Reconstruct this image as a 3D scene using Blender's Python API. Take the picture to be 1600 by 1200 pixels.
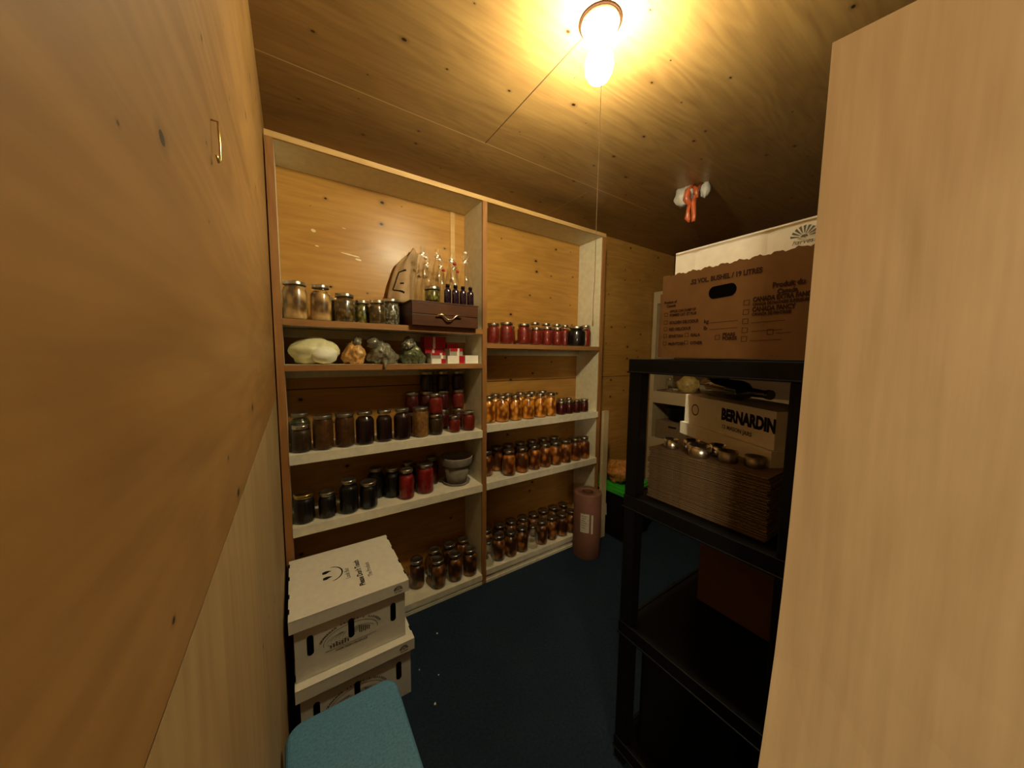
import bpy, bmesh, math, random
from mathutils import Matrix, Vector
random.seed(7)
for o in list(bpy.data.objects): bpy.data.objects.remove(o)
SC = bpy.context.scene
COL = SC.collection
PI = math.pi
R = math.radians

# ------------------------------------------------------------------ camera, world, lights, exposure
yaw, pitch, roll, fpx = 0.5849, -0.0882, 0.0100, 516.7
fw = Vector((math.sin(yaw)*math.cos(pitch), math.cos(yaw)*math.cos(pitch), math.sin(pitch)))
rt = Vector((math.cos(yaw), -math.sin(yaw), 0)); up = rt.cross(fw)
r2 = rt*math.cos(roll)+up*math.sin(roll); u2 = -rt*math.sin(roll)+up*math.cos(roll)
cam = bpy.data.cameras.new('camera'); camo = bpy.data.objects.new('camera', cam); COL.objects.link(camo)
mw = Matrix.Identity(4)
for i in range(3): mw[i][0] = r2[i]; mw[i][1] = u2[i]; mw[i][2] = -fw[i]
mw.translation = (0.0625, -1.7788, 1.4802)
camo.matrix_world = mw
cam.sensor_fit = 'HORIZONTAL'; cam.sensor_width = 36.0; cam.lens = 36.0*fpx/1600
cam.clip_start = 0.01
SC.camera = camo

w = bpy.data.worlds.new('world'); SC.world = w; w.use_nodes = True
w.node_tree.nodes['Background'].inputs[0].default_value = (1, 0.8, 0.55, 1)
w.node_tree.nodes['Background'].inputs[1].default_value = 0.004
SC.view_settings.view_transform = 'Standard'; SC.view_settings.look = 'None'
SC.view_settings.gamma = 1.0; SC.view_settings.use_curve_mapping = False
SC.view_settings.exposure = 1.66

BULB_STRENGTH = 160      # the bulb's own glowing glass lights the room
# unseen lamp added outside the doorway to brighten the door leaf
hl = bpy.data.lights.new('door_fill_lamp', 'AREA'); hl.energy = 11; hl.color = (1.0, 0.78, 0.5); hl.size = 0.5
hlo = bpy.data.objects.new('door_fill_lamp', hl); COL.objects.link(hlo); hlo.location = (-0.8, -3.5, 1.9)
hlo.rotation_euler = (Vector((0.95, -1.6, 1.0))-Vector((-0.8, -3.5, 1.9))).to_track_quat('-Z', 'Y').to_euler()

# ------------------------------------------------------------------ materials
MATS = {}
def newmat(name):
    m = bpy.data.materials.new(name); m.use_nodes = True
    nt = m.node_tree; b = nt.nodes['Principled BSDF']; MATS[name] = m
    return m, nt, b
def N(nt, t, **k):
    n = nt.nodes.new(t)
    for a, v in k.items(): setattr(n, a, v)
    return n
def rgb(c): return (c[0], c[1], c[2], 1)
def mix(nt, fac, a, b, mode='MIX'):
    n = N(nt, 'ShaderNodeMix', data_type='RGBA', blend_type=mode)
    for s, v in ((0, fac), (6, a), (7, b)):
        if hasattr(v, 'is_linked'): nt.links.new(v, n.inputs[s])
        else: n.inputs[s].default_value = v if s == 0 else rgb(v)
    return n.outputs[2]
def math_(nt, op, a, b=0.0, c=None):
    n = N(nt, 'ShaderNodeMath', operation=op)
    for i, v in enumerate((a, b) if c is None else (a, b, c)):
        if hasattr(v, 'is_linked'): nt.links.new(v, n.inputs[i])
        else: n.inputs[i].default_value = v
    return n.outputs[0]
def ramp(nt, fac, stops):
    n = N(nt, 'ShaderNodeValToRGB'); nt.links.new(fac, n.inputs[0])
    cr = n.color_ramp
    while len(cr.elements) < len(stops): cr.elements.new(0.5)
    for e, (p, c) in zip(cr.elements, stops): e.position = p; e.color = rgb(c)
    return n.outputs[0]
def coords(nt, scale=(1, 1, 1), rot=(0, 0, 0)):
    tc = N(nt, 'ShaderNodeTexCoord'); mp = N(nt, 'ShaderNodeMapping')
    mp.inputs['Scale'].default_value = scale; mp.inputs['Rotation'].default_value = rot
    nt.links.new(tc.outputs['Object'], mp.inputs['Vector'])
    return mp.outputs[0], tc.outputs['Object']
def noise(nt, vec, scale, detail=4, rough=0.55):
    n = N(nt, 'ShaderNodeTexNoise'); n.inputs['Scale'].default_value = scale
    n.inputs['Detail'].default_value = detail; n.inputs['Roughness'].default_value = rough
    nt.links.new(vec, n.inputs['Vector']); return n.outputs[0]
def bump(nt, b, h, strength, dist=0.002):
    n = N(nt, 'ShaderNodeBump'); n.inputs['Strength'].default_value = strength; n.inputs['Distance'].default_value = dist
    nt.links.new(h, n.inputs['Height']); nt.links.new(n.outputs[0], b.inputs['Normal'])

def plain(name, col, rough=0.5, metal=0.0, var=0.12, vscale=18, coat=0.0, bmp=0.0, spec=0.5):
    m, nt, b = newmat(name)
    v, _ = coords(nt)
    f = noise(nt, v, vscale)
    dark = tuple(c*(1-var*2) for c in col); light = tuple(min(1, c*(1+var)) for c in col)
    c = ramp(nt, f, [(0.3, dark), (0.7, light)])
    nt.links.new(c, b.inputs['Base Color'])
    b.inputs['Roughness'].default_value = rough; b.inputs['Metallic'].default_value = metal
    b.inputs['Coat Weight'].default_value = coat; b.inputs['Specular IOR Level'].default_value = spec
    if bmp: bump(nt, b, noise(nt, v, vscale*4), bmp)
    return m

def plywood(name, light, dark, flat, along, rough=0.4, knots=0.5, seams=(), seed=0.0, ring=9, coat=0.0, spec=0.4, fb=0.15):
    """rotary-cut plywood: flat = axis across the thickness, along = grain axis"""
    m, nt, b = newmat(name)
    sc = [1.0, 1.0, 1.0]; sc[flat] = 0.0; sc[along] = 0.22
    tc = N(nt, 'ShaderNodeTexCoord'); mp = N(nt, 'ShaderNodeMapping')
    mp.inputs['Scale'].default_value = sc; mp.inputs['Location'].default_value = (seed, seed*1.7, seed*0.6)
    nt.links.new(tc.outputs['Object'], mp.inputs['Vector'])
    v = mp.outputs[0]; raw = tc.outputs['Object']
    big = noise(nt, v, 2.2, 3)
    rings = math_(nt, 'SINE', math_(nt, 'MULTIPLY', big, ring*14.0))
    rings = math_(nt, 'MULTIPLY_ADD', rings, 0.5, 0.5)
    # fine fibres
    mp2 = N(nt, 'ShaderNodeMapping'); s2 = [60.0]*3; s2[flat] = 0.0; s2[along] = 3.0
    mp2.inputs['Scale'].default_value = s2; nt.links.new(raw, mp2.inputs['Vector'])
    fib = noise(nt, mp2.outputs[0], 1.0, 3)
    blot = noise(nt, v, 5.0, 5, 0.65)
    f = math_(nt, 'ADD', math_(nt, 'MULTIPLY', rings, 0.10), math_(nt, 'ADD', math_(nt, 'MULTIPLY', fib, 0.45), math_(nt, 'MULTIPLY', blot, 0.60)))
    c = ramp(nt, f, [(0.30, dark), (0.80, light)])
    # knots
    mp3 = N(nt, 'ShaderNodeMapping'); s3 = [1.0]*3; s3[flat] = 0.0; s3[along] = 0.7
    mp3.inputs['Scale'].default_value = s3; mp3.inputs['Location'].default_value = (seed*2, seed, seed)
    nt.links.new(raw, mp3.inputs['Vector'])
    sp = N(nt, 'ShaderNodeSeparateXYZ'); nt.links.new(mp3.outputs[0], sp.inputs[0])
    cb_ = N(nt, 'ShaderNodeCombineXYZ'); ax2 = [a for a in (0, 1, 2) if a != flat]
    nt.links.new(sp.outputs[ax2[0]], cb_.inputs[0]); nt.links.new(sp.outputs[ax2[1]], cb_.inputs[1])
    vo = N(nt, 'ShaderNodeTexVoronoi', voronoi_dimensions='2D'); vo.inputs['Scale'].default_value = 6.5
    nt.links.new(cb_.outputs[0], vo.inputs['Vector'])
    sep = N(nt, 'ShaderNodeSeparateColor'); nt.links.new(vo.outputs['Color'], sep.inputs[0])
    size = math_(nt, 'MULTIPLY', math_(nt, 'MAXIMUM', math_(nt, 'SUBTRACT', sep.outputs[0], 1-knots), 0.0), 0.065)
    hard = math_(nt, 'LESS_THAN', vo.outputs['Distance'], size)
    soft = math_(nt, 'SUBTRACT', 1.0, math_(nt, 'DIVIDE', vo.outputs['Distance'], math_(nt, 'ADD', math_(nt, 'MULTIPLY', size, 3.0), 0.0001)))
    soft = math_(nt, 'MULTIPLY', math_(nt, 'MAXIMUM', soft, 0.0), 0.7)
    c = mix(nt, soft, c, tuple(x*0.45 for x in dark))
    c = mix(nt, hard, c, (0.025, 0.010, 0.004))
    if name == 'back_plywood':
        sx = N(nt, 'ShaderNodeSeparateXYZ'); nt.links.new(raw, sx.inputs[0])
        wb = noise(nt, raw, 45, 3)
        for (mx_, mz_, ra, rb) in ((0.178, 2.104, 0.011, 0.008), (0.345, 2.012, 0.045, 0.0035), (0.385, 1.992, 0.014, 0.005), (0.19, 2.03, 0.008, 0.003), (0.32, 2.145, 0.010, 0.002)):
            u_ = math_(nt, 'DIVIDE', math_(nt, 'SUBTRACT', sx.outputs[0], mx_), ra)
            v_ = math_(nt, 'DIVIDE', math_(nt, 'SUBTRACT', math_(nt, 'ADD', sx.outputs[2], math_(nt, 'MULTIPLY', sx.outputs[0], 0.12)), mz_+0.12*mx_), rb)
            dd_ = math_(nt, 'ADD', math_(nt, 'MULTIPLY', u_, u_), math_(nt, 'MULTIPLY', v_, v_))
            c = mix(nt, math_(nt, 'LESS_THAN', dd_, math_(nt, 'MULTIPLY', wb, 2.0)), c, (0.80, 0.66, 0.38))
    for (ax, pos, wd, lim, col) in seams:
        sx = N(nt, 'ShaderNodeSeparateXYZ'); nt.links.new(raw, sx.inputs[0])
        d = math_(nt, 'ABSOLUTE', math_(nt, 'SUBTRACT', sx.outputs[ax], pos))
        mk = math_(nt, 'LESS_THAN', d, wd)
        if lim:
            mk = math_(nt, 'MULTIPLY', mk, math_(nt, 'GREATER_THAN', sx.outputs[lim[0]], lim[1]))
            mk = math_(nt, 'MULTIPLY', mk, math_(nt, 'LESS_THAN', sx.outputs[lim[0]], lim[2]))
        c = mix(nt, mk, c, col)
    nt.links.new(c, b.inputs['Base Color'])
    rr = N(nt, 'ShaderNodeMapRange'); nt.links.new(blot, rr.inputs[0])
    rr.inputs[3].default_value = rough-0.1; rr.inputs[4].default_value = rough+0.12
    nt.links.new(rr.outputs[0], b.inputs['Roughness'])
    b.inputs['Specular IOR Level'].default_value = spec
    b.inputs['Coat Weight'].default_value = coat; b.inputs['Coat Roughness'].default_value = 0.3
    bump(nt, b, fib, fb, 0.001)
    return m

WOOD_L = (0.56, 0.315, 0.095); WOOD_D = (0.30, 0.135, 0.030)
M = {}
M['wall_up'] = plywood('varnished_plywood_wall', (0.34, 0.185, 0.055), (0.19, 0.092, 0.024), 0, 1, 0.5, 0.6, [(2, 1.28, 0.0015, None, (0.10, 0.05, 0.02))], 1.3)
M['wall_lo'] = plywood('pale_plywood_wall', (0.40, 0.28, 0.13), (0.24, 0.15, 0.06), 0, 2, 0.65, 0.5, [], 4.1)
M['back'] = plywood('back_plywood', (0.55, 0.29, 0.065), (0.33, 0.15, 0.030), 1, 0, 0.32, 0.75,
                    [(2, 1.29, 0.003, None, (0.10, 0.045, 0.015))], 2.2, spec=0.28)
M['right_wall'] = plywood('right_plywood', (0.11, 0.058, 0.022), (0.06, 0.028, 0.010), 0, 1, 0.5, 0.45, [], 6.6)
M['ceil'] = plywood('ceiling_plywood', (0.40, 0.24, 0.080), (0.20, 0.105, 0.036), 2, 0, 0.34, 0.6,
                    [(1, -0.262, 0.0022, (0, -1, 2.2), (0.62, 0.45, 0.22)), (0, 0.895, 0.0022, (1, -3, -0.262), (0.05, 0.03, 0.015)),
                     (0, 1.665, 0.0016, (1, -0.20, 0.25), (0.55, 0.42, 0.24))], 0.7, ring=11, spec=0.5, fb=0.4)
M['door'] = plywood('door_plywood', (0.74, 0.56, 0.32), (0.52, 0.37, 0.19), 0, 2, 0.5, 0.0, [], 3.3, ring=5)
M['edge'] = plywood('brown_board_edge', (0.40, 0.19, 0.06), (0.22, 0.09, 0.025), 1, 0, 0.45, 0.0, [], 5.0)
M['edge_v'] = plywood('brown_upright_edge', (0.42, 0.20, 0.06), (0.23, 0.09, 0.025), 1, 2, 0.45, 0.0, [], 5.0)
M['edge_lt'] = plywood('light_board_edge', (0.66, 0.43, 0.17), (0.45, 0.25, 0.08), 1, 0, 0.45, 0.0, [], 5.0)
M['strip'] = plywood('pale_lath', (0.62, 0.50, 0.30), (0.45, 0.33, 0.18), 1, 2, 0.6, 0.0, [], 5.5)
M['cream'] = plain('cream_paint', (0.72, 0.66, 0.47), 0.5, var=0.05, vscale=30, bmp=0.05)
M['white_paint'] = plain('white_paint', (0.80, 0.74, 0.58), 0.45, var=0.07, vscale=20)
M['card_white'] = plain('white_cardboard', (0.80, 0.76, 0.66), 0.8, var=0.03, vscale=40)
M['card_in'] = plain('bare_cardboard_edge', (0.42, 0.27, 0.14), 0.8)
M['card_brown'] = plain('brown_cardboard', (0.155, 0.075, 0.024), 0.9, var=0.06, vscale=25, spec=0.08)
M['card_tan'] = plain('tan_cardboard', (0.21, 0.145, 0.08), 0.55, var=0.10, vscale=60, spec=0.15)
M['ink'] = plain('black_print', (0.012, 0.010, 0.009), 0.7, var=0.02, spec=0.1)
M['ink_soft'] = plain('grey_print', (0.10, 0.085, 0.055), 0.8, var=0.02)
M['ink_brown'] = plain('brown_print', (0.030, 0.012, 0.006), 0.9, var=0.02, spec=0.08)
M['dark_hole'] = plain('dark_inside', (0.003, 0.0025, 0.0025), 1.0, var=0.02, spec=0.0)
M['black_plastic'] = plain('black_plastic', (0.006, 0.0055, 0.0055), 0.4, var=0.1, vscale=60, spec=0.15)
M['green_plastic'] = plain('green_plastic', (0.035, 0.42, 0.03), 0.35, var=0.12)
M['lid_metal'] = plain('tin_lid', (0.62, 0.58, 0.50), 0.28, 1.0, var=0.15, vscale=60)
M['gold_metal'] = plain('gold_lid', (0.70, 0.50, 0.16), 0.28, 1.0, var=0.1, vscale=60)
M['dark_lid'] = plain('dark_flat_lid', (0.35, 0.30, 0.24), 0.42, 1.0, var=0.1, vscale=60)  # darker, rougher metal than the bright tin
M['steel'] = plain('steel', (0.6, 0.58, 0.54), 0.22, 1.0, var=0.05)
M['brass'] = plain('brass', (0.75, 0.60, 0.34), 0.25, 1.0, var=0.08)
M['walnut'] = plywood('walnut', (0.115, 0.045, 0.020), (0.05, 0.019, 0.009), 1, 0, 0.38, 0.0, [], 2.0, spec=0.2)
M['kraft'] = plain('kraft_paper', (0.42, 0.27, 0.13), 0.75, var=0.1, vscale=14, bmp=0.2)
M['roll_paper'] = plain('roll_paper', (0.20, 0.085, 0.055), 0.7, var=0.06, vscale=10)
M['label_paper'] = plain('label_paper', (0.55, 0.52, 0.40), 0.7, var=0.08, vscale=60)
M['pot'] = plain('grey_pot', (0.25, 0.215, 0.17), 0.7, var=0.1, vscale=30)
M['pot_fill'] = plain('dark_pot_fill', (0.03, 0.025, 0.02), 0.9)  # dark brown for the pot's inside, used by no part
M['flour'] = plain('flour_bag', (0.72, 0.68, 0.38), 0.45, var=0.06, vscale=8, bmp=0.15)
M['flour_lt'] = plain('flour_label', (0.86, 0.85, 0.66), 0.6, var=0.03)
M['lentil'] = plain('orange_lentils', (0.62, 0.32, 0.085), 0.35, var=0.14, vscale=160, bmp=0.2, coat=0.5)
M['grey_seed'] = plain('grey_seeds', (0.20, 0.185, 0.12), 0.28, var=0.25, vscale=90, bmp=0.3, coat=0.8)
M['green_seed'] = plain('dark_green_seeds', (0.10, 0.115, 0.045), 0.28, var=0.25, vscale=90, bmp=0.3, coat=0.8)
M['red_card'] = plain('red_card', (0.42, 0.012, 0.018), 0.35, var=0.08)
M['grey_card'] = plain('grey_card', (0.34, 0.31, 0.25), 0.5, var=0.06)
M['amber'] = plain('violet_brown_glass', (0.018, 0.008, 0.018), 0.12, var=0.05, coat=1.0)
M['porcelain'] = plain('porcelain', (0.85, 0.83, 0.76), 0.3, var=0.02)
M['cord'] = plain('cord', (0.62, 0.50, 0.34), 0.7)
M['fold_plastic'] = plain('crinkled_plastic', (0.17, 0.15, 0.10), 0.2, var=0.3, vscale=60, coat=0.8, bmp=0.3)
M['orange_bag'] = plain('orange_plastic', (0.42, 0.085, 0.025), 0.35, var=0.2, vscale=25, coat=0.3)
M['white_bag'] = plain('white_plastic', (0.42, 0.39, 0.34), 0.5, var=0.1, vscale=25)
M['orange_net'] = plain('orange_net', (0.50, 0.20, 0.03), 0.6, var=0.3, vscale=60, bmp=0.5)
M['yellow_food'] = plain('yellow_dried_fruit', (0.52, 0.36, 0.11), 0.5, var=0.2, vscale=30, bmp=0.3)
M['dark_glass'] = plain('dark_green_glass', (0.012, 0.016, 0.008), 0.12, var=0.1, coat=1.0)
M['teal'] = plain('teal_vinyl', (0.085, 0.25, 0.42), 0.6, var=0.14, vscale=170, bmp=0.15)
M['beige_edge'] = plain('beige_piping', (0.45, 0.38, 0.25), 0.5)
M['hinge'] = plain('dull_black_lining', (0.012, 0.012, 0.012), 0.8)

# carpet
m, nt, b = newmat('blue_carpet'); v, _ = coords(nt)
f = noise(nt, v, 90, 6, 0.7); g = noise(nt, v, 3, 3)
c = ramp(nt, f, [(0.3, (0.008, 0.015, 0.033)), (0.72, (0.024, 0.045, 0.064))])
nt.links.new(mix(nt, 0.25, c, ramp(nt, g, [(0.3, (0.008, 0.013, 0.026)), (0.7, (0.024, 0.038, 0.068))])), b.inputs['Base Color'])
b.inputs['Roughness'].default_value = 0.95; b.inputs['Specular IOR Level'].default_value = 0.1
bump(nt, b, f, 0.6, 0.004); M['carpet'] = m
# thin clear glass: Fresnel mix of mirror reflection and straight-through transparency
def glass(name, tint=(0.985, 0.985, 0.96), refl=1.0):
    m = bpy.data.materials.new(name); m.use_nodes = True; nt = m.node_tree; nt.nodes.clear()
    out = N(nt, 'ShaderNodeOutputMaterial'); mx = N(nt, 'ShaderNodeMixShader')
    tr = N(nt, 'ShaderNodeBsdfTransparent'); gl = N(nt, 'ShaderNodeBsdfGlossy'); fr = N(nt, 'ShaderNodeFresnel')
    tr.inputs[0].default_value = rgb(tint); gl.inputs['Roughness'].default_value = 0.10
    gl.inputs[0].default_value = (refl, refl, refl, 1); fr.inputs[0].default_value = 1.5
    nt.links.new(math_(nt, 'MINIMUM', math_(nt, 'MULTIPLY', fr.outputs[0], 0.8), 0.30), mx.inputs[0])
    nt.links.new(tr.outputs[0], mx.inputs[1]); nt.links.new(gl.outputs[0], mx.inputs[2])
    nt.links.new(mx.outputs[0], out.inputs[0]); return m
M['glass'] = glass('jar_glass')
M['clear_plastic'] = glass('clear_plastic_bag', (0.90, 0.88, 0.80))
# glowing lamp glass
m, nt, b = newmat('lit_bulb_glass'); b.inputs['Base Color'].default_value = (1, 1, 1, 1)
b.inputs['Emission Color'].default_value = (1.0, 0.90, 0.58, 1); b.inputs['Emission Strength'].default_value = BULB_STRENGTH; M['bulb'] = m

def fruit(name, light, mid, dark, scale=38, rough=0.3, st=(0.30, 0.50, 0.68)):
    m, nt, b = newmat(name)
    v, _ = coords(nt, (1, 1, 0.8))
    wob = noise(nt, v, 30, 2)
    vo = N(nt, 'ShaderNodeTexVoronoi'); vo.feature = 'SMOOTH_F1'; vo.inputs['Scale'].default_value = scale
    nt.links.new(v, vo.inputs['Vector'])
    f = math_(nt, 'ADD', vo.outputs['Distance'], math_(nt, 'MULTIPLY', wob, 0.35))
    c = ramp(nt, f, [(st[0], light), (st[1], mid), (st[2], dark)])
    nt.links.new(c, b.inputs['Base Color']); b.inputs['Roughness'].default_value = rough
    b.inputs['Coat Weight'].default_value = 0.6; b.inputs['Coat Roughness'].default_value = 0.08
    bump(nt, b, math_(nt, 'SUBTRACT', 1.0, f), 0.4, 0.006)
    return m
def smooth(name, col, var=0.25):
    return plain(name, col, 0.4, var=var, vscale=45, coat=0.15, spec=0.25)
M['peach'] = fruit('peach_slices', (0.95, 0.47, 0.065), (0.78, 0.29, 0.026), (0.24, 0.06, 0.006), 38, 0.3, (0.34, 0.56, 0.76))
M['apricot'] = fruit('dark_peach_halves', (0.62, 0.25, 0.035), (0.42, 0.13, 0.014), (0.10, 0.025, 0.005), 30)
M['pickle_brown'] = fruit('brown_pickled_pears', (0.48, 0.20, 0.04), (0.28, 0.10, 0.018), (0.05, 0.016, 0.005), 28)
M['egg'] = fruit('pale_potatoes', (0.66, 0.44, 0.19), (0.46, 0.27, 0.09), (0.12, 0.06, 0.02), 30, 0.3, (0.40, 0.62, 0.82))
M['relish'] = fruit('brown_green_relish', (0.24, 0.155, 0.04), (0.14, 0.085, 0.02), (0.05, 0.028, 0.008), 60)
M['olive'] = fruit('green_olives', (0.34, 0.32, 0.05), (0.20, 0.18, 0.03), (0.05, 0.04, 0.01), 70)
M['tomato'] = smooth('red_tomato', (0.22, 0.018, 0.011))
M['bright_red'] = smooth('red_juice', (0.30, 0.015, 0.013))
M['dark_red'] = smooth('dark_red_jam', (0.085, 0.008, 0.007))
M['wine'] = smooth('nearly_black_jelly', (0.022, 0.006, 0.006))
M['black_jam'] = smooth('black_jam', (0.008, 0.006, 0.006))
M['brown_juice'] = smooth('brown_juice', (0.11, 0.045, 0.013))
M['dk_brown'] = smooth('dark_brown_preserve', (0.055, 0.030, 0.012))
M['dk_green'] = smooth('dark_green_preserve', (0.05, 0.045, 0.014))
M['apple_sauce'] = smooth('apple_sauce', (0.34, 0.165, 0.05))
M['seed_silver'] = fruit('silver_seeds', (0.38, 0.36, 0.26), (0.20, 0.18, 0.12), (0.05, 0.04, 0.03), 90)

# ------------------------------------------------------------------ mesh helpers
def BM(): return bmesh.new()
def bx(bm, x0, x1, y0, y1, z0, z1, mi=0, mat=None):
    vs = [Vector((x, y, z)) for x in (x0, x1) for y in (y0, y1) for z in (z0, z1)]
    if mat is not None: vs = [mat @ v for v in vs]
    V = [bm.verts.new(v) for v in vs]
    for idx in ((0, 1, 3, 2), (4, 6, 7, 5), (0, 4, 5, 1), (2, 3, 7, 6), (0, 2, 6, 4), (1, 5, 7, 3)):
        f = bm.faces.new([V[i] for i in idx]); f.material_index = mi
    return bm
def lathe(bm, prof, cx=0, cy=0, cz=0, seg=24, mi=0, cap0=True, cap1=True, sx=1.0, sy=1.0, mat=None, smooth_=True):
    rings = []
    for r, z in prof:
        ring = []
        for k in range(seg):
            a = 2*PI*k/seg; p = Vector((cx+r*math.cos(a)*sx, cy+r*math.sin(a)*sy, cz+z))
            if mat is not None: p = mat @ p
            ring.append(bm.verts.new(p))
        rings.append(ring)
    for a, b_ in zip(rings, rings[1:]):
        for k in range(seg):
            f = bm.faces.new((a[k], a[(k+1) % seg], b_[(k+1) % seg], b_[k])); f.smooth = smooth_; f.material_index = mi
    if cap0: f = bm.faces.new(list(reversed(rings[0]))); f.material_index = mi
    if cap1: f = bm.faces.new(rings[-1]); f.material_index = mi
    return bm
def tube(bm, pts, r, seg=8, mi=0):
    pts = [Vector(p) for p in pts]; rings = []
    rr = r if isinstance(r, (list, tuple)) else [r]*len(pts)
    prev = None
    for i, p in enumerate(pts):
        t = (pts[min(i+1, len(pts)-1)]-pts[max(i-1, 0)]).normalized()
        if prev is None: n = t.orthogonal().normalized()
        else: n = (prev-t*prev.dot(t)).normalized()
        prev = n; b_ = t.cross(n)
        rings.append([bm.verts.new(p+(n*math.cos(2*PI*k/seg)+b_*math.sin(2*PI*k/seg))*rr[i]) for k in range(seg)])
    for a, b_ in zip(rings, rings[1:]):
        for k in range(seg):
            f = bm.faces.new((a[k], a[(k+1) % seg], b_[(k+1) % seg], b_[k])); f.smooth = True; f.material_index = mi
    bm.faces.new(list(reversed(rings[0]))).material_index = mi; bm.faces.new(rings[-1]).material_index = mi
    return bm
def poly(bm, pts, mi=0):
    f = bm.faces.new([bm.verts.new(Vector(p)) for p in pts]); f.material_index = mi; return bm
def blob(bm, cx, cy, cz, rx, ry, rz, amp=0.1, seed=0, seg=28, rings=16, flat=None, mi=0, mat=None, fold=0):
    """lumpy closed surface of a filled bag; flat = height of the resting plane"""
    from mathutils import noise as mn
    g = []
    for i in range(rings+1):
        th = PI*i/rings; row = []
        for k in range(seg):
            ph = 2*PI*k/seg
            d = Vector((math.sin(th)*math.cos(ph), math.sin(th)*math.sin(ph), -math.cos(th)))
            n = mn.noise(d*2.0+Vector((seed*3.1, seed, 0)))*amp + mn.noise(d*5.5+Vector((seed, 7, seed)))*amp*0.45
            if fold: n += abs(mn.noise(Vector((ph*fold, d.z*1.3, seed))))*amp*0.8
            p = Vector((cx+d.x*rx*(1+n), cy+d.y*ry*(1+n), cz+d.z*rz*(1+n)))
            if flat is not None and p.z < flat: p.z = flat
            if mat is not None: p = mat @ p
            row.append(p)
        g.append(row)
    V = [[bm.verts.new(p) for p in row] for row in g[1:-1]]
    bot = bm.verts.new(sum(g[0], Vector())/seg); top = bm.verts.new(sum(g[-1], Vector())/seg)
    for a, b_ in zip(V, V[1:]):
        for k in range(seg):
            f = bm.faces.new((a[k], a[(k+1) % seg], b_[(k+1) % seg], b_[k])); f.smooth = True; f.material_index = mi
    for k in range(seg):
        f = bm.faces.new((bot, V[0][(k+1) % seg], V[0][k])); f.smooth = True; f.material_index = mi
        f = bm.faces.new((top, V[-1][k], V[-1][(k+1) % seg])); f.smooth = True; f.material_index = mi
    return bm
def mesh(bm, name, *mats, bevel=0.0):
    if bevel:
        bmesh.ops.remove_doubles(bm, verts=bm.verts, dist=1e-6)
        bmesh.ops.bevel(bm, geom=list(bm.edges), offset=bevel, segments=2, affect='EDGES', profile=0.6)
    bmesh.ops.recalc_face_normals(bm, faces=bm.faces)
    me = bpy.data.meshes.new(name); bm.to_mesh(me); bm.free()
    for m_ in mats: me.materials.append(M[m_])
    return me
def obj(name, bm, *mats, parent=None, bevel=0.0, loc=None, rz=None):
    me = bm if isinstance(bm, bpy.types.Mesh) else mesh(bm, name, *mats, bevel=bevel)
    o = bpy.data.objects.new(name, me); COL.objects.link(o)
    if parent: o.parent = parent
    if loc: o.location = loc
    if rz: o.rotation_euler.z = rz
    return o
def thing(name, label, cat, loc=(0, 0, 0), rot=(0, 0, 0), group=None):
    o = bpy.data.objects.new(name, None); COL.objects.link(o); o.location = loc; o.rotation_euler = rot
    o.empty_display_size = 0.05
    o['label'] = label; o['category'] = cat
    if group: o['group'] = group
    return o
def tag(o, label, cat, group=None):
    o['label'] = label; o['category'] = cat
    if group: o['group'] = group
    return o
def struct(name, bm, *mats, bevel=0.0):
    o = obj(name, bm, *mats, bevel=bevel); o['kind'] = 'structure'; return o
def text(parent, name, s, size, o, xdir, ydir, mat='ink', align='LEFT', offset=0.0, xs=1.0, shear=0.0):
    cu = bpy.data.curves.new('tmp', 'FONT'); cu.body = s; cu.size = size; cu.align_x = align
    cu.offset = offset; cu.shear = shear; cu.extrude = 0.00008; cu.resolution_u = 3
    t = bpy.data.objects.new('tmp', cu); COL.objects.link(t)
    dg = bpy.context.evaluated_depsgraph_get(); me = bpy.data.meshes.new_from_object(t.evaluated_get(dg))
    bpy.data.objects.remove(t); bpy.data.curves.remove(cu)
    X = Vector(xdir).normalized(); Y = Vector(ydir).normalized(); Z = X.cross(Y)
    mm = Matrix.Identity(4)
    for i in range(3): mm[i][0] = X[i]*xs; mm[i][1] = Y[i]; mm[i][2] = Z[i]
    mm.translation = Vector(o)
    me.transform(mm); me.materials.clear(); me.materials.append(M[mat]); me.name = name
    ob = bpy.data.objects.new(name, me); COL.objects.link(ob); ob.parent = parent
    return ob

# ------------------------------------------------------------------ the room
XL, XR, YB, YN, H = -0.005, 3.42, 0.252, -2.35, 2.515
bm = BM(); bx(bm, XL-1.6, XR+0.1, YN-1.9, YB+0.1, -0.06, 0.0); struct('floor', bm, 'carpet')
bm = BM(); bx(bm, XL-1.6, XR+0.1, YN-1.9, YB+0.1, H, H+0.05); struct('ceiling', bm, 'ceil')
bm = BM(); bx(bm, XL-0.06, XL, YN, YB+0.1, 1.28, H, 0); bx(bm, XL-0.06, XL, YN, YB+0.1, 0.0, 1.279, 1)
struct('wall_left', bm, 'wall_up', 'wall_lo')
bm = BM(); bx(bm, XL, XR+0.06, YB, YB+0.06, 0.0, H); struct('wall_back', bm, 'back')
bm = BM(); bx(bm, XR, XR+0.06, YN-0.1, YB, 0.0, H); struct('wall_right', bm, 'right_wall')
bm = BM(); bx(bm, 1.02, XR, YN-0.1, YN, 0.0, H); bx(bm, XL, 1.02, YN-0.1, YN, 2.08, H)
struct('wall_near', bm, 'right_wall')

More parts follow.
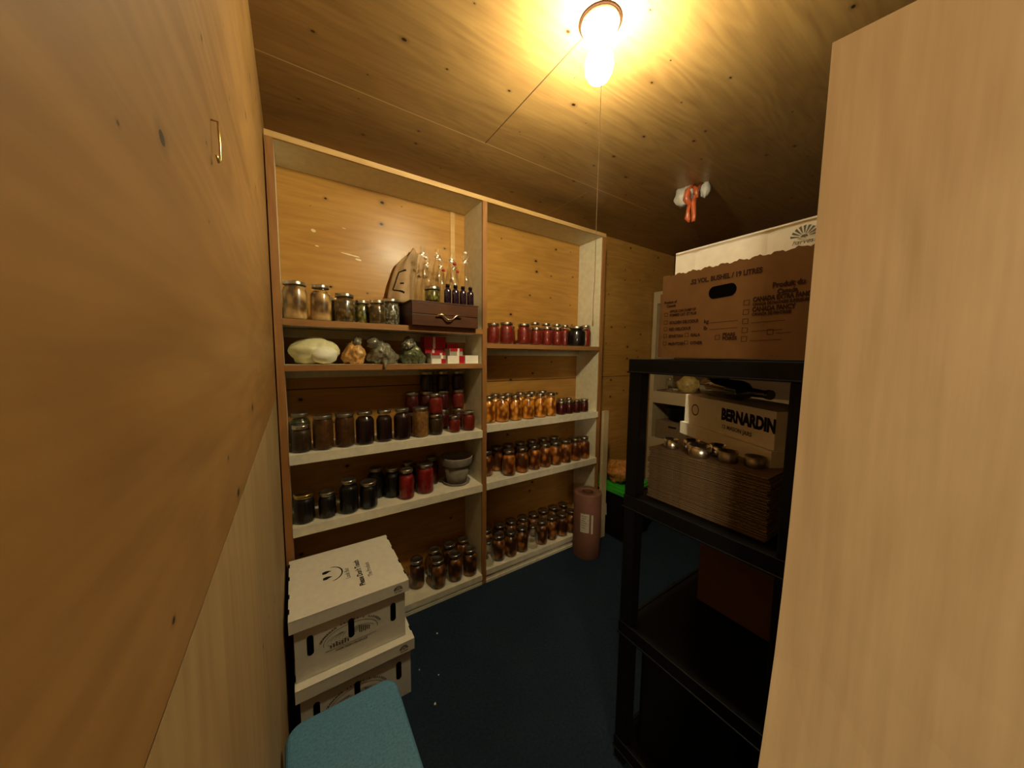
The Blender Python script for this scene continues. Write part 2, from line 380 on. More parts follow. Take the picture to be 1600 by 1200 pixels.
# bowed light wooden door leaf, swung into the room on the right of the doorway
bm = BM()
zs = [0.01, 0.3, 0.5, 0.7, 0.87, 1.0, 1.15, 1.3, 1.5, 1.7, 2.04]
bow = [0.20, 0.150, 0.108, 0.062, 0.030, 0.015, 0.005, 0.0, 0.0, 0.0, 0.0]
hinge = Vector((1.0, -2.33)); free = Vector((0.888, -1.556)); dd = (free-hinge).normalized(); nn = Vector((-dd.y, dd.x))
L = (free-hinge).length; rows = []
for z, bw in zip(zs, bow):
    row = []
    for t in (0.0, 0.25, 0.5, 0.75, 0.9, 0.965, 1.0):
        p = hinge+dd*(L*t); q = nn*(bw*0.9*t*t); e = p+q
        for off in (0.0, -0.035): row.append(bm.verts.new((e.x+nn.x*off, e.y+nn.y*off+bw*0.12*t, z)))
    rows.append(row)
for a, b_ in zip(rows, rows[1:]):
    for k in range(6):
        f = bm.faces.new((a[2*k], a[2*k+2], b_[2*k+2], b_[2*k])); f.smooth = False
        f = bm.faces.new((a[2*k+1], b_[2*k+1], b_[2*k+3], a[2*k+3]))
    bm.faces.new((a[0], b_[0], b_[1], a[1])); bm.faces.new((a[12], a[13], b_[13], b_[12]))
for row in (rows[0], rows[-1]):
    for k in range(6): bm.faces.new((row[2*k], row[2*k+1], row[2*k+3], row[2*k+2]))
door = struct('door_1', bm, 'door')

# ------------------------------------------------------------------ big shelving unit on the back wall
UH, UW, DV, TH = 2.40, 2.0855, 1.0388, 0.030
unit = thing('shelving_unit', 'tall built-in two-bay shelving unit in cream paint with brown wood edges, against the back wall', 'shelving')
def side(x0, x1, z1=UH, bottom=0.0):
    bm = BM(); bx(bm, x0, x1, 0.012, YB-0.001, bottom, z1)
    p = obj('upright_panel', bm, 'cream', parent=unit)
    bm = BM(); bx(bm, x0, x1, 0.0, 0.0118, bottom, z1)
    obj('front_edge', bm, 'edge_v', parent=p)
side(0.0, TH, UH-0.026); side(DV-0.015, DV+0.015, UH-0.026); side(UW-TH, UW, UH-0.026)
bm = BM(); bx(bm, 0.0, UW, 0.012, YB-0.001, UH-0.025, UH)
tp = obj('top_panel', bm, 'cream', parent=unit)
bm = BM(); bx(bm, 0.0, UW, 0.0, 0.0118, UH-0.025, UH); obj('front_edge', bm, 'edge_lt', parent=tp)
LB = (TH+0.0005, DV-0.0155); RB = (DV+0.0155, UW-TH-0.0005)
ZA, ZB, ZC, ZD, ZE = 1.630, 1.425, 1.012, 0.667, 0.066
YA, YC, YD, YE = 1.548, 1.040, 0.668, 0.088
def shelf(bay, z, th, white):
    bm = BM(); bx(bm, bay[0], bay[1], 0.010, YB-0.001, z-th, z)
    s = obj('shelf', bm, 'white_paint' if white else 'cream', parent=unit)
    bm = BM(); bx(bm, bay[0], bay[1], -0.004 if white else 0.0, 0.0098, z-th, z)
    obj('front_edge', bm, 'white_paint' if white else 'edge', parent=s)
    return s
shelf(LB, ZA, 0.028, False); shelf(LB, ZB, 0.028, False); shelf(LB, ZC, 0.045, True); shelf(LB, ZD, 0.045, True)
shelf(RB, YA, 0.028, False); shelf(RB, YC, 0.045, True); shelf(RB, YD, 0.045, True)
for bay, z in ((LB, ZE), (RB, YE)):
    s = shelf(bay, z, 0.035, True)
    bm = BM(); bx(bm, bay[0], bay[1], 0.004, 0.02, 0.0, z-0.0355); bx(bm, bay[0], bay[1], -0.002, 0.0035, 0.0, 0.018)
    obj('kick_board', bm, 'white_paint', parent=s)
for bay, z in ((LB, ZA-0.029), (LB, ZB-0.029), (RB, YA-0.029)):
    bm = BM(); bx(bm, bay[0], bay[1], YB-0.02, YB-0.001, z-0.045, z)
    obj('cleat', bm, 'cream', parent=unit)
# vertical trim strip where the left bay meets the divider
bm = BM(); bx(bm, 0.925, 0.955, YB-0.006, YB-0.001, ZA+0.001, UH-0.026); obj('batten', bm, 'edge_lt', parent=unit)

# ------------------------------------------------------------------ jars
JM = {}
def jar_mesh(kind):
    """kind -> (radius, height, neck radius, shoulder height)"""
    return {'quart': (0.0465, 0.170, 0.035, 0.130), 'wide': (0.0495, 0.172, 0.043, 0.142), 'pint': (0.0415, 0.128, 0.035, 0.098),
            'widepint': (0.046, 0.140, 0.040, 0.108), 'stack': (0.0405, 0.120, 0.035, 0.092), 'half': (0.036, 0.100, 0.032, 0.076),
            'slim': (0.042, 0.168, 0.033, 0.125), 'square': (0.0445, 0.168, 0.040, 0.145), 'big': (0.070, 0.150, 0.052, 0.118),
            'olive': (0.041, 0.082, 0.040, 0.062)}[kind]
def jar(kind, fill, label, loc, group, lid='lid_metal', rz=0.0, name='canning_jar'):
    r, h, rn, sh = jar_mesh(kind)
    key = (kind, fill, lid)
    if key not in JM:
        lh = 0.017; gt = h-lh+0.001
        sq = 4 if kind == 'square' else 0
        prof = [(r*0.86, 0.0), (r*0.97, 0.004), (r, 0.012), (r, sh*0.93), (r*0.93, sh), (rn*0.98, sh+0.012), (rn*0.93, sh+0.016), (rn*0.93, gt)]
        bm = BM(); lathe(bm, prof, seg=24, cap1=False)
        # raised oval emblem band every jar carries
        if kind == 'square':
            for v in bm.verts:
                if v.co.z < sh+0.002:
                    a = math.atan2(v.co.y, v.co.x); k = min(1.12, 1/max(abs(math.cos(a)), abs(math.sin(a)))); v.co.x *= k*0.93; v.co.y *= k*0.93
        g = mesh(bm, 'glass', 'glass')
        cf = None
        if fill:
            ri = r-0.0025; top = sh+0.004
            pc = [(ri*0.84, 0.004), (ri*0.97, 0.009), (ri, 0.016), (ri, sh*0.92), (ri*0.92, sh-0.002), (rn*0.88, top+0.006)]
            bm = BM(); lathe(bm, pc, seg=24)
            if kind == 'square':
                for v in bm.verts:
                    a = math.atan2(v.co.y, v.co.x); k = min(1.12, 1/max(abs(math.cos(a)), abs(math.sin(a)))); v.co.x *= k*0.93; v.co.y *= k*0.93
            cf = mesh(bm, 'contents', fill)
        bm = BM(); n = 24
        lathe(bm, [(rn*1.04, h-lh), (rn*1.07, h-lh+0.002), (rn*1.05, h-lh+0.005), (rn*1.07, h-0.004), (rn*1.05, h-0.001), (rn*0.90, h-0.0003)], seg=n, cap0=False, cap1=False)
        band = mesh(bm, 'screw_band', lid)
        bm = BM(); lathe(bm, [(rn*0.95, h-0.0035), (rn*0.95, h-0.0015), (rn*0.82, h-0.001), (rn*0.78, h-0.0022), (0.001, h-0.002)], seg=n)
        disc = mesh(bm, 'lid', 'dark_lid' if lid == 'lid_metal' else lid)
        JM[key] = (g, cf, band, disc)
    g, cf, band, disc = JM[key]
    t = thing(name, label, 'jar', loc, (0, 0, rz), group)
    obj('glass', g, parent=t)
    if cf: obj('contents', cf, parent=t)
    obj('screw_band', band, parent=t); obj('lid', disc, parent=t)
    return t
ORD = ['first', 'second', 'third', 'fourth', 'fifth', 'sixth', 'seventh', 'eighth', 'ninth', 'tenth']
def row(items, y, z, where, group, jit=0.004):
    """items: (x, kind, fill, words, lid)"""
    n = len(items)
    for i, it in enumerate(items):
        x, kind, fill, words = it[:4]; lid = it[4] if len(it) > 4 else 'lid_metal'
        yy = y+random.uniform(-jit, jit) if len(it) < 6 else it[5]
        zz = z if len(it) < 7 else it[6]
        pos = ORD[i] if i < n-1 or n < 2 else 'rightmost'
        if i == 0: pos = 'leftmost'
        jar(kind, fill, '%s, %s %s' % (words, pos, where), (x, yy, zz+0.0005), group, lid, random.uniform(0, 6))

# --- left bay, top shelf
G = 'jars on the top shelf of the left bay'
row([(0.083, 'wide', 'egg', 'tall jar of pale round potatoes'), (0.186, 'quart', 'egg', 'tall jar of pale potatoes'),
     (0.288, 'widepint', 'relish', 'squat jar of brown green relish'), (0.372, 'stack', 'olive', 'small jar of olive pickles', 'lid_metal', 0.11),
     (0.437, 'stack', 'relish', 'small jar of brown pickles', 'lid_metal', 0.052), (0.515, 'widepint', 'seed_silver', 'clear jar of silvery seeds', 'lid_metal', 0.098)],
    0.068, ZA, 'on front row of left top shelf', G)
jar('pint', 'dk_green', 'dark green jar tucked behind the tall potato jar and the squat relish jar', (0.250, 0.175, ZA+0.0005), G)
jar('pint', 'seed_silver', 'half-hidden clear seed jar behind the jars beside the walnut drawer box', (0.535, 0.19, ZA+0.0005), G)

# --- left bay, third shelf
G = 'jars on the third shelf of the left bay'
W_ = 'in front row of left third shelf'
row([(0.082, 'pint', 'dk_brown', 'short jar of dark brown preserve'), (0.172, 'square', 'brown_juice', 'tall square brown jar', 'dark_lid'),
     (0.268, 'square', 'brown_juice', 'tall square brown jar', 'dark_lid'), (0.362, 'quart', 'wine', 'tall jar of near-black red juice'),
     (0.458, 'slim', 'wine', 'tall jar of near-black red juice'), (0.552, 'quart', 'wine', 'tall jar of near-black red juice'),
     (0.655, 'square', 'apple_sauce', 'tall tan jar of apple sauce', 'dark_lid'), (0.746, 'stack', 'dk_brown', 'small dark brown jar under a red one'),
     (0.862, 'half', 'tomato', 'small jar of red jam'), (0.957, 'stack', 'tomato', 'small jar of red jam')],
    0.056, ZC, W_, G, 0.002)
jar('quart', 'dk_green', 'tall dark green jar behind the leftmost short brown jar of the third shelf', (0.081, 0.16, ZC+0.0005), G, 'dark_lid')
jar('stack', 'tomato', 'small red jar standing on top of the small dark brown jar', (0.746, 0.056, ZC+0.1215), G)
for i, x in enumerate((0.648, 0.738, 0.840, 0.944)):
    col = ['leftmost', 'second', 'third', 'rightmost'][i]
    for lv in range(2 if i == 0 else 3):
        fill = 'dark_red' if lv < 2 and i < 3 else ('tomato' if lv == 1 else ('dark_red' if lv == 0 else 'wine'))
        jar('stack', fill, 'small jar, %s in the %s back-row stack, left third shelf' % (['bottom', 'middle' if i else 'top', 'topmost'][lv], col),
            (x, 0.185, ZC+0.0005+lv*0.1207), 'small jars stacked at the back of the third shelf', 'lid_metal')
# --- left bay, fourth shelf
G = 'jars on the fourth shelf of the left bay'
row([(0.080, 'widepint', 'black_jam', 'black jam jar with gold lid', 'gold_metal'), (0.178, 'pint', 'black_jam', 'black jam jar'),
     (0.276, 'quart', 'black_jam', 'tall black jar'), (0.370, 'widepint', 'black_jam', 'black jam jar with broad lid'),
     (0.572, 'slim', 'bright_red', 'bright red juice jar', 'lid_metal', 0.060), (0.688, 'wide', 'bright_red', 'wide bright red jar', 'lid_metal', 0.085)],
    0.056, ZD, 'in front row of left fourth shelf', G, 0.002)
row([(0.430, 'quart', 'black_jam', 'tall black jar'), (0.510, 'slim', 'black_jam', 'tall black jar', 'lid_metal', 0.125), (0.612, 'quart', 'wine', 'tall near-black jar', 'lid_metal', 0.175),
     (0.765, 'quart', 'dark_red', 'tall dark red jar', 'lid_metal', 0.195)],
    0.165, ZD, 'in back row of left fourth shelf', G, 0.002)
# --- left bay, bottom shelf
G = 'jars on the bottom shelf of the left bay'
row([(0.643, 'quart', 'pickle_brown', 'jar of brown pears', 'lid_metal', 0.13), (0.752, 'quart', 'pickle_brown', 'jar of brown pears'), (0.864, 'quart', 'pickle_brown', 'jar of brown pears'),
     (0.966, 'quart', 'pickle_brown', 'jar of brown pears')], 0.060, ZE, 'in front row of left bottom shelf', G)
row([(0.771, 'quart', 'pickle_brown', 'jar of brown pears'), (0.875, 'quart', 'pickle_brown', 'jar of brown pears'), (0.974, 'quart', 'pickle_brown', 'jar of brown pears', 'lid_metal', 0.185)],
    0.178, ZE, 'in back row of left bottom shelf', G)
# --- right bay, top shelf
G = 'red jars on the top shelf of the right bay'
row([(1.129, 'pint', 'tomato', 'pint of red tomato'), (1.231, 'widepint', 'tomato', 'wide pint of red tomato'), (1.371, 'widepint', 'tomato', 'wide pint of red tomato'),
     (1.474, 'stack', 'tomato', 'small jar of red tomato'), (1.570, 'pint', 'tomato', 'pint of red tomato'), (1.668, 'pint', 'tomato', 'pint of red tomato')],
    0.056, YA, 'in front row of right top shelf', G)
row([(1.335, 'pint', 'tomato', 'pint of red tomato', 'lid_metal', 0.18), (1.545, 'slim', 'tomato', 'tall jar of red tomato'), (1.650, 'slim', 'tomato', 'tall jar of red tomato'),
     (1.757, 'slim', 'tomato', 'tall jar of red tomato'), (1.862, 'slim', 'tomato', 'tall jar of red tomato', 'lid_metal', 0.19), (2.005, 'slim', 'tomato', 'tall jar of red tomato', 'lid_metal', 0.105)],
    0.165, YA, 'in back row of right top shelf', G)
jar('big', 'black_jam', 'big squat black jar standing among the red tomato jars', (1.876, 0.074, YA+0.0005), G, 'lid_metal')
# --- right bay, second shelf
G = 'jars on the second shelf of the right bay'
row([(1.203, 'quart', 'peach', 'jar of bright orange peaches'), (1.305, 'quart', 'peach', 'jar of bright orange peaches'), (1.412, 'quart', 'peach', 'jar of bright orange peaches'),
     (1.520, 'quart', 'peach', 'jar of bright orange peaches'), (1.616, 'slim', 'peach', 'jar of bright orange peaches'),
     (1.722, 'half', 'dark_red', 'small jar of dark red jelly'), (1.798, 'half', 'dark_red', 'small jar of dark red jelly'), (1.878, 'half', 'dark_red', 'small jar of dark red jelly'),
     (1.960, 'half', 'dark_red', 'small jar of dark red jelly')], 0.056, YC, 'in front row of right second shelf', G, 0.002)
row([(1.110, 'quart', 'peach', 'jar of orange peaches', 'lid_metal', 0.075), (1.215, 'quart', 'peach', 'jar of orange peaches'), (1.320, 'quart', 'peach', 'jar of orange peaches'), (1.424, 'quart', 'peach', 'jar of orange peaches'),
     (1.528, 'quart', 'peach', 'jar of orange peaches'), (1.632, 'quart', 'peach', 'jar of orange peaches'), (1.735, 'half', 'dark_red', 'small jar of dark red jelly'),
     (1.822, 'half', 'dark_red', 'small jar of dark red jelly'), (1.905, 'half', 'dark_red', 'small jar of dark red jelly')],
    0.172, YC, 'in back row of right second shelf', G, 0.002)
# --- right bay, third shelf
G = 'jars of dark peaches on the third shelf of the right bay'
row([(x, 'quart', 'apricot', 'jar of dark orange peaches') for x in (1.260, 1.370, 1.478, 1.577, 1.675, 1.775, 1.875, 1.972)],
    0.058, YD, 'in front row of right third shelf', G)
row([(x, 'quart', 'apricot', 'jar of dark orange peaches', 'lid_metal', yy) for x, yy in ((1.125, 0.13), (1.235, 0.18), (1.340, 0.185), (1.445, 0.185), (1.552, 0.185), (1.66, 0.185), (1.77, 0.185))],
    0.18, YD, 'in back row of right third shelf', G)
# --- right bay, bottom shelf
G = 'jars on the bottom shelf of the right bay'
row([(1.187, 'quart', 'pickle_brown', 'jar of brown preserved fruit'), (1.282, 'quart', 'pickle_brown', 'jar of brown preserved fruit'), (1.379, 'quart', 'pickle_brown', 'jar of brown preserved fruit'),
     (1.556, 'quart', 'pickle_brown', 'jar of brown preserved fruit'), (1.658, 'quart', 'pickle_brown', 'jar of brown preserved fruit'), (1.760, 'quart', 'pickle_brown', 'jar of brown preserved fruit'),
     (1.860, 'quart', 'pickle_brown', 'jar of brown preserved fruit')], 0.062, YE, 'in front row of right bottom shelf', G)
row([(x, 'quart', 'pickle_brown', 'jar of brown preserved fruit') for x in (1.150, 1.262, 1.365, 1.468, 1.570, 1.672, 1.776, 1.880)],
    0.178, YE, 'in back row of right bottom shelf', G)
for x, lab in ((1.103, 'empty clear glass jar at the left end of the right bottom shelf, against the divider'), (1.4735, 'empty clear glass jar between two jars of brown fruit on the right bottom shelf')):
    t = thing('empty_jar', lab, 'jar', (x-0.006, 0.050, YE+0.0005), group='empty jars on the bottom shelf of the right bay')
    bm = BM(); lathe(bm, [(0.034, 0.0), (0.040, 0.004), (0.041, 0.02), (0.041, 0.075), (0.030, 0.105), (0.024, 0.115), (0.024, 0.150), (0.026, 0.152), (0.023, 0.154)], seg=24, cap1=False)
    obj('glass', bm, 'glass', parent=t)
    bm = BM(); lathe(bm, [(0.026, 0.146), (0.027, 0.150), (0.027, 0.158), (0.024, 0.160), (0.001, 0.160)], seg=24); obj('lid', bm, 'lid_metal', parent=t)

# ------------------------------------------------------------------ top of the left bay: drawer box and what stands on it
bxz = ZA+0.0005; BT = 1.762
t = thing('drawer_box', 'small dark walnut box with one drawer on the top left shelf', 'box', (0.780, 0, bxz))
bm = BM(); bx(bm, -0.190, 0.195, -0.022, 0.2, 0, BT-bxz-0.008); obj('body', bm, 'walnut', parent=t, bevel=0.001)
bm = BM(); bx(bm, -0.196, 0.200, -0.034, 0.206, BT-bxz-0.0075, BT-bxz); obj('top_board', bm, 'walnut', parent=t, bevel=0.002)
bm = BM(); bx(bm, -0.190, 0.195, -0.034, -0.0225, 0.001, 0.060); bx(bm, -0.190, 0.195, -0.034, -0.0225, 0.063, BT-bxz-0.0085)
dr = obj('drawer', bm, 'walnut', parent=t, bevel=0.0015)
bm = BM()
pts = [(-0.060, 0.052), (-0.052, 0.056), (-0.038, 0.060), (-0.028, 0.056), (-0.020, 0.048), (-0.010, 0.041), (0.0, 0.039), (0.010, 0.041), (0.020, 0.048), (0.028, 0.056), (0.038, 0.060), (0.052, 0.056), (0.060, 0.052)]
rad = [0.003, 0.006, 0.007, 0.004, 0.003, 0.004, 0.0055, 0.004, 0.003, 0.004, 0.007, 0.006, 0.003]
tube(bm, [(x*1.22+0.012, -0.042-0.012*math.cos(x*22)**2, 0.050+(z-0.050)*1.3) for x, z in pts], [q*1.25 for q in rad], 8)
obj('handle', bm, 'brass', parent=dr)

def swing_bottle(x, y, label, h=0.315, cap='porcelain', closed=False, z0=BT+0.0005):
    t = thing('swing_top_bottle', label, 'bottle', (x, y, z0), (0, 0, random.uniform(-0.6, 0.6)), 'clear swing-top bottles on the drawer box')
    bm = BM(); s = h/0.315
    lathe(bm, [(0.034, 0.0), (0.038, 0.005), (0.039, 0.02), (0.039, 0.150*s), (0.036, 0.175*s), (0.026, 0.215*s), (0.017, 0.250*s), (0.014, 0.275*s), (0.0165, 0.282*s), (0.0165, 0.300*s), (0.014, h)], seg=24, cap1=False)
    obj('glass', bm, 'glass', parent=t)
    bm = BM(); zc = h+0.004 if closed else 0.245*s; yc = 0.0 if closed else -0.026
    lathe(bm, [(0.005, -0.005), (0.0095, -0.004), (0.0105, 0.002), (0.007, 0.008), (0.001, 0.010)], 0, yc, zc, seg=16)
    st = obj('stopper', bm, cap, parent=t)
    bm = BM(); zr = 0.272*s
    lathe(bm, [(0.0172, zr-0.002), (0.0172, zr+0.002)], seg=16, cap0=False, cap1=False)
    for sg in (-1, 1): tube(bm, [(sg*0.0172, 0, zr), (sg*0.020, yc*0.6, (zr+zc)/2), (sg*0.013, yc, zc)], 0.0010, 5)
    obj('wire_bail', bm, 'steel', parent=t)
for i, (x, y, hh, cp, cl, lab) in enumerate([
    (0.694, 0.095, 0.320, 'porcelain', False, 'tall clear swing-top bottle beside the paper bag, leftmost of the front four'),
    (0.782, 0.098, 0.322, 'porcelain', False, 'tall clear swing-top bottle behind the small olive jar, second of the front four'),
    (0.868, 0.098, 0.312, 'red_card', False, 'clear swing-top bottle behind the brown dropper bottles, third of the front four'),
    (0.953, 0.090, 0.318, 'porcelain', True, 'closed clear swing-top bottle with white stopper, nearest the divider'),
    (0.745, 0.172, 0.285, 'porcelain', False, 'clear swing-top bottle in the back row, leftmost of its row'),
    (0.830, 0.176, 0.280, 'red_card', False, 'clear swing-top bottle with red stopper in the back row, middle of its row'),
    (0.915, 0.172, 0.285, 'red_card', False, 'clear swing-top bottle with red stopper in the back row, nearest the divider')]):
    swing_bottle(x, y, lab, hh, cp, cl)
for i, x in enumerate((0.800, 0.848, 0.895, 0.943)):
    t = thing('dropper_bottle', 'small dark brown glass bottle on the drawer box, %s of four' % ['leftmost', 'second from left', 'third from left', 'rightmost'][i], 'bottle', (x, -0.004+0.002*i, BT+0.0005),
              group='small dark bottles on the drawer box')
    bm = BM(); lathe(bm, [(0.018, 0), (0.0205, 0.003), (0.0205, 0.070), (0.017, 0.079), (0.010, 0.086), (0.009, 0.090)], seg=20); obj('glass', bm, 'amber', parent=t)
    bm = BM(); lathe(bm, [(0.0112, 0.0885), (0.0112, 0.104), (0.010, 0.106)], seg=16); obj('cap', bm, 'black_plastic', parent=t)
jar('olive', 'olive', 'short jar of green olives standing on the walnut drawer box', (0.716, 0.008, BT+0.0005), 'jars on the top shelf of the left bay')

# crumpled kraft paper bag leaning by the bottles
t = thing('paper_bag', 'crumpled brown paper bag with black bracket print leaning on the top left shelf', 'bag')
bm = BM(); ns, nz = 12, 16
from mathutils import noise as MN
def bagpt(s, tt, side):
    # s across 0..1, tt up 0..1
    left = 0.520+0.085*tt**1.5; right = 0.664+0.046*tt
    if tt > 0.8: left += 0.03*(tt-0.8)/0.2
    x = left+(right-left)*s
    z = BT+0.004+tt*(0.315 if s > 0.5 else 0.315*(0.90+0.10*s*2)) - 0.012*math.sin(s*9)*tt
    y = 0.205+0.012*tt-(0.075*math.sin(PI*max(0.04, min(0.96, s)))*(1-tt*0.75) if side == 0 else 0)
    n = MN.noise(Vector((s*4, tt*5, side*3)))*0.010
    return Vector((x, y+(n if side == 0 else 0), z))
for side in (0, 1):
    gV = [[bm.verts.new(bagpt(i/ns, j/nz, side)) for i in range(ns+1)] for j in range(nz+1)]
    for j in range(nz):
        for i in range(ns): bm.faces.new((gV[j][i], gV[j][i+1], gV[j+1][i+1], gV[j+1][i])).smooth = True
    if side == 0: g0 = gV
for j in range(nz):
    for i in (0, ns): bm.faces.new((g0[j][i], g0[j+1][i], gV[j+1][i], gV[j][i]))
for i in range(ns):
    for j in (0, nz): bm.faces.new((g0[j][i], gV[j][i], gV[j][i+1], g0[j][i+1]))
obj('paper', bm, 'kraft', parent=t)
bm = BM()
def bp(s, tt): q = bagpt(s, tt, 0); return Vector((q.x, q.y-0.002, q.z))
def strip3(a, b_, wd):
    n = 6
    for k in range(n):
        p = bp(a[0]+(b_[0]-a[0])*k/n, a[1]+(b_[1]-a[1])*k/n); q = bp(a[0]+(b_[0]-a[0])*(k+1)/n, a[1]+(b_[1]-a[1])*(k+1)/n)
        d = (q-p).normalized(); u_ = d.cross(Vector((0, 1, 0)))*wd
        poly(bm, [p-u_, q-u_, q+u_, p+u_])
strip3((0.14, 0.26), (0.20, 0.62), 0.004); strip3((0.20, 0.62), (0.48, 0.58), 0.005); strip3((0.14, 0.26), (0.52, 0.17), 0.006)
strip3((0.32, 0.36), (0.46, 0.34), 0.005)
obj('print', bm, 'ink', parent=t)
# block the bag rests on: a dark folded cloth-like box behind the seed jar
bm = BM(); bx(bm, 0.560, 0.583, 0.04, 0.245, ZA+0.0005, BT-0.004)
bm.free()

# ------------------------------------------------------------------ left bay, second shelf: food bags and small boxes
z = ZB+0.0005
t = thing('flour_bag', 'large white plastic bag of flour at the left end of the bag shelf', 'bag', (0, 0, z), group='bags of dry food')
bm = BM(); blob(bm, 0.152, 0.095, 0.060, 0.102, 0.070, 0.066, 0.15, 3, flat=0.0, fold=2.2, seg=48, rings=24); obj('filled_bag', bm, 'flour', parent=t)
bm = BM(); blob(bm, 0.190, 0.048, 0.044, 0.058, 0.042, 0.042, 0.08, 5, flat=0.001); obj('white_fold', bm, 'flour_lt', parent=t)
def knotbag(name, label, cx, rx, mat, seed, tailx, tall, foldp):
    t = thing(name, label, 'bag', (0, 0, z), group='bags of dry food')
    bm = BM(); blob(bm, cx, 0.092, 0.052, rx, 0.076, 0.062, 0.24, seed, flat=0.0, fold=3.0, seg=64, rings=36)
    for v in bm.verts:
        tt = max(0.0, min(1.0, v.co.z/0.115)); k = 1.12-0.55*tt**1.4
        cr = MN.noise(Vector((v.co.x*38, v.co.z*60+v.co.x*25, seed)))*0.007 if v.co.z > 0.002 else 0
        v.co.x = cx+(v.co.x-cx)*k+cr*0.5+0.25*tailx*tt; v.co.y = 0.092+(v.co.y-0.092)*(1.0-0.25*tt)-abs(cr)
        if v.co.z > 0.002: v.co.z += cr*0.6
    obj('filled_bag', bm, mat, parent=t)
    bm = BM(); zz = 0.085
    tube(bm, [(cx, 0.10, zz), (cx+tailx*0.3, 0.085, zz+0.012), (cx+tailx*0.7, 0.075, zz+0.022), (cx+tailx, 0.065, zz+tall), (cx+tailx*1.5, 0.06, zz+tall*0.9)], [0.034, 0.024, 0.020, 0.032, 0.016], 16)
    for v in bm.verts: v.co += Vector((MN.noise(v.co*60), MN.noise(v.co*55+Vector((3, 1, 2))), MN.noise(v.co*50+Vector((9, 4, 1)))))*0.012
    for v in bm.verts: v.co.z = min(v.co.z, ZA-0.03-0.046-z-0.004+0.03 if v.co.y < 0.2 else 0.1)
    obj('gathered_plastic', bm, foldp, parent=t)
    return t
knotbag('lentil_bag', 'clear bag of orange lentils beside the flour bag', 0.323, 0.053, 'lentil', 11, 0.020, 0.020, 'fold_plastic')
gb = knotbag('seed_bag', 'clear bag of grey seeds with its tail hanging over the shelf edge', 0.470, 0.072, 'grey_seed', 4, -0.055, 0.022, 'fold_plastic')
bm = BM(); tube(bm, [(0.462, 0.030, 0.022), (0.460, 0.006, 0.010), (0.458, -0.008, 0.002), (0.455, -0.013, -0.014), (0.452, -0.013, -0.026)], [0.016, 0.014, 0.010, 0.007, 0.002], 8)
obj('bag_tail', bm, 'grey_seed', parent=gb)
db = knotbag('seed_bag', 'bag of dark green seeds with crumpled shiny top next to the red boxes', 0.625, 0.066, 'green_seed', 8, -0.03, 0.032, 'fold_plastic')
bm = BM(); blob(bm, 0.590, 0.045, 0.100, 0.036, 0.022, 0.024, 0.30, 9, seg=16, rings=10); obj('plastic_fold', bm, 'seed_silver', parent=db)

def small_box(x0, x1, y0, y1, z0, z1, front, top, label, stripe=None, endc=None):
    t = thing('lid_box', label, 'box', ((x0+x1)/2, y0, ZB+0.0005+z0), group='small red white and grey lid boxes')
    hw, d, hh = (x1-x0)/2, y1-y0, z1-z0
    bm = BM(); bx(bm, -hw, hw, 0, d, 0, hh); bm.faces.ensure_lookup_table()
    for f in bm.faces:
        n = f.calc_center_median()
        f.material_index = 1 if abs(n.z-hh) < 1e-5 else 0
    obj('carton', bm, front, top, parent=t)
    if stripe is not None:
        bm = BM(); c = stripe*hw; bx(bm, c-0.007, c+0.007, -0.0006, 0.0, 0.0005, hh-0.0005); bx(bm, c-0.007, c+0.007, 0.0, d, hh, hh+0.0005)
        obj('stripe', bm, 'card_white', parent=t)
    if top != front and front != 'card_white':
        bm = BM(); bx(bm, -hw*0.9, hw, -0.0012, -0.0001, hh*0.60, hh); obj('lid_flap', bm, top, parent=t)
        bm = BM(); bx(bm, hw*0.2, hw*0.5, -0.0018, -0.0013, hh*0.60, hh); obj('flap_stripe', bm, 'card_white', parent=t)
    if endc:
        bm = BM(); bx(bm, hw*0.35, hw, -0.0006, 0.0, 0.0005, hh-0.0005); obj('printed_end', bm, endc, parent=t)
small_box(0.716, 0.800, 0.030, 0.110, 0.0, 0.028, 'card_white', 'card_white', 'white box with red end, under the red-topped grey box', None, 'red_card')
small_box(0.712, 0.800, 0.032, 0.118, 0.0286, 0.060, 'grey_card', 'red_card', 'grey box with glossy red top and white stripe, lowest of the red pile', 0.5)
small_box(0.712, 0.836, 0.128, 0.205, 0.0, 0.085, 'red_card', 'red_card', 'dark red box in the back, under the other red box', -0.2)
small_box(0.708, 0.840, 0.128, 0.200, 0.0856, 0.156, 'red_card', 'red_card', 'tall dark red box with white stripe at the top of the pile', -0.1)
small_box(0.812, 0.918, 0.030, 0.115, 0.0, 0.045, 'card_white', 'card_white', 'white box with red pattern in the middle of the small boxes', None, 'red_card')
small_box(0.828, 0.910, 0.040, 0.120, 0.0456, 0.088, 'grey_card', 'red_card', 'grey box with red lid standing on the red patterned white box', 0.3)
small_box(0.845, 0.918, 0.122, 0.195, 0.0, 0.118, 'red_card', 'red_card', 'dark red box half-hidden in the back, right of the dark red boxes')
small_box(0.925, 1.012, 0.035, 0.120, 0.0, 0.048, 'card_white', 'card_white', 'plain white box at the right end beside the divider')

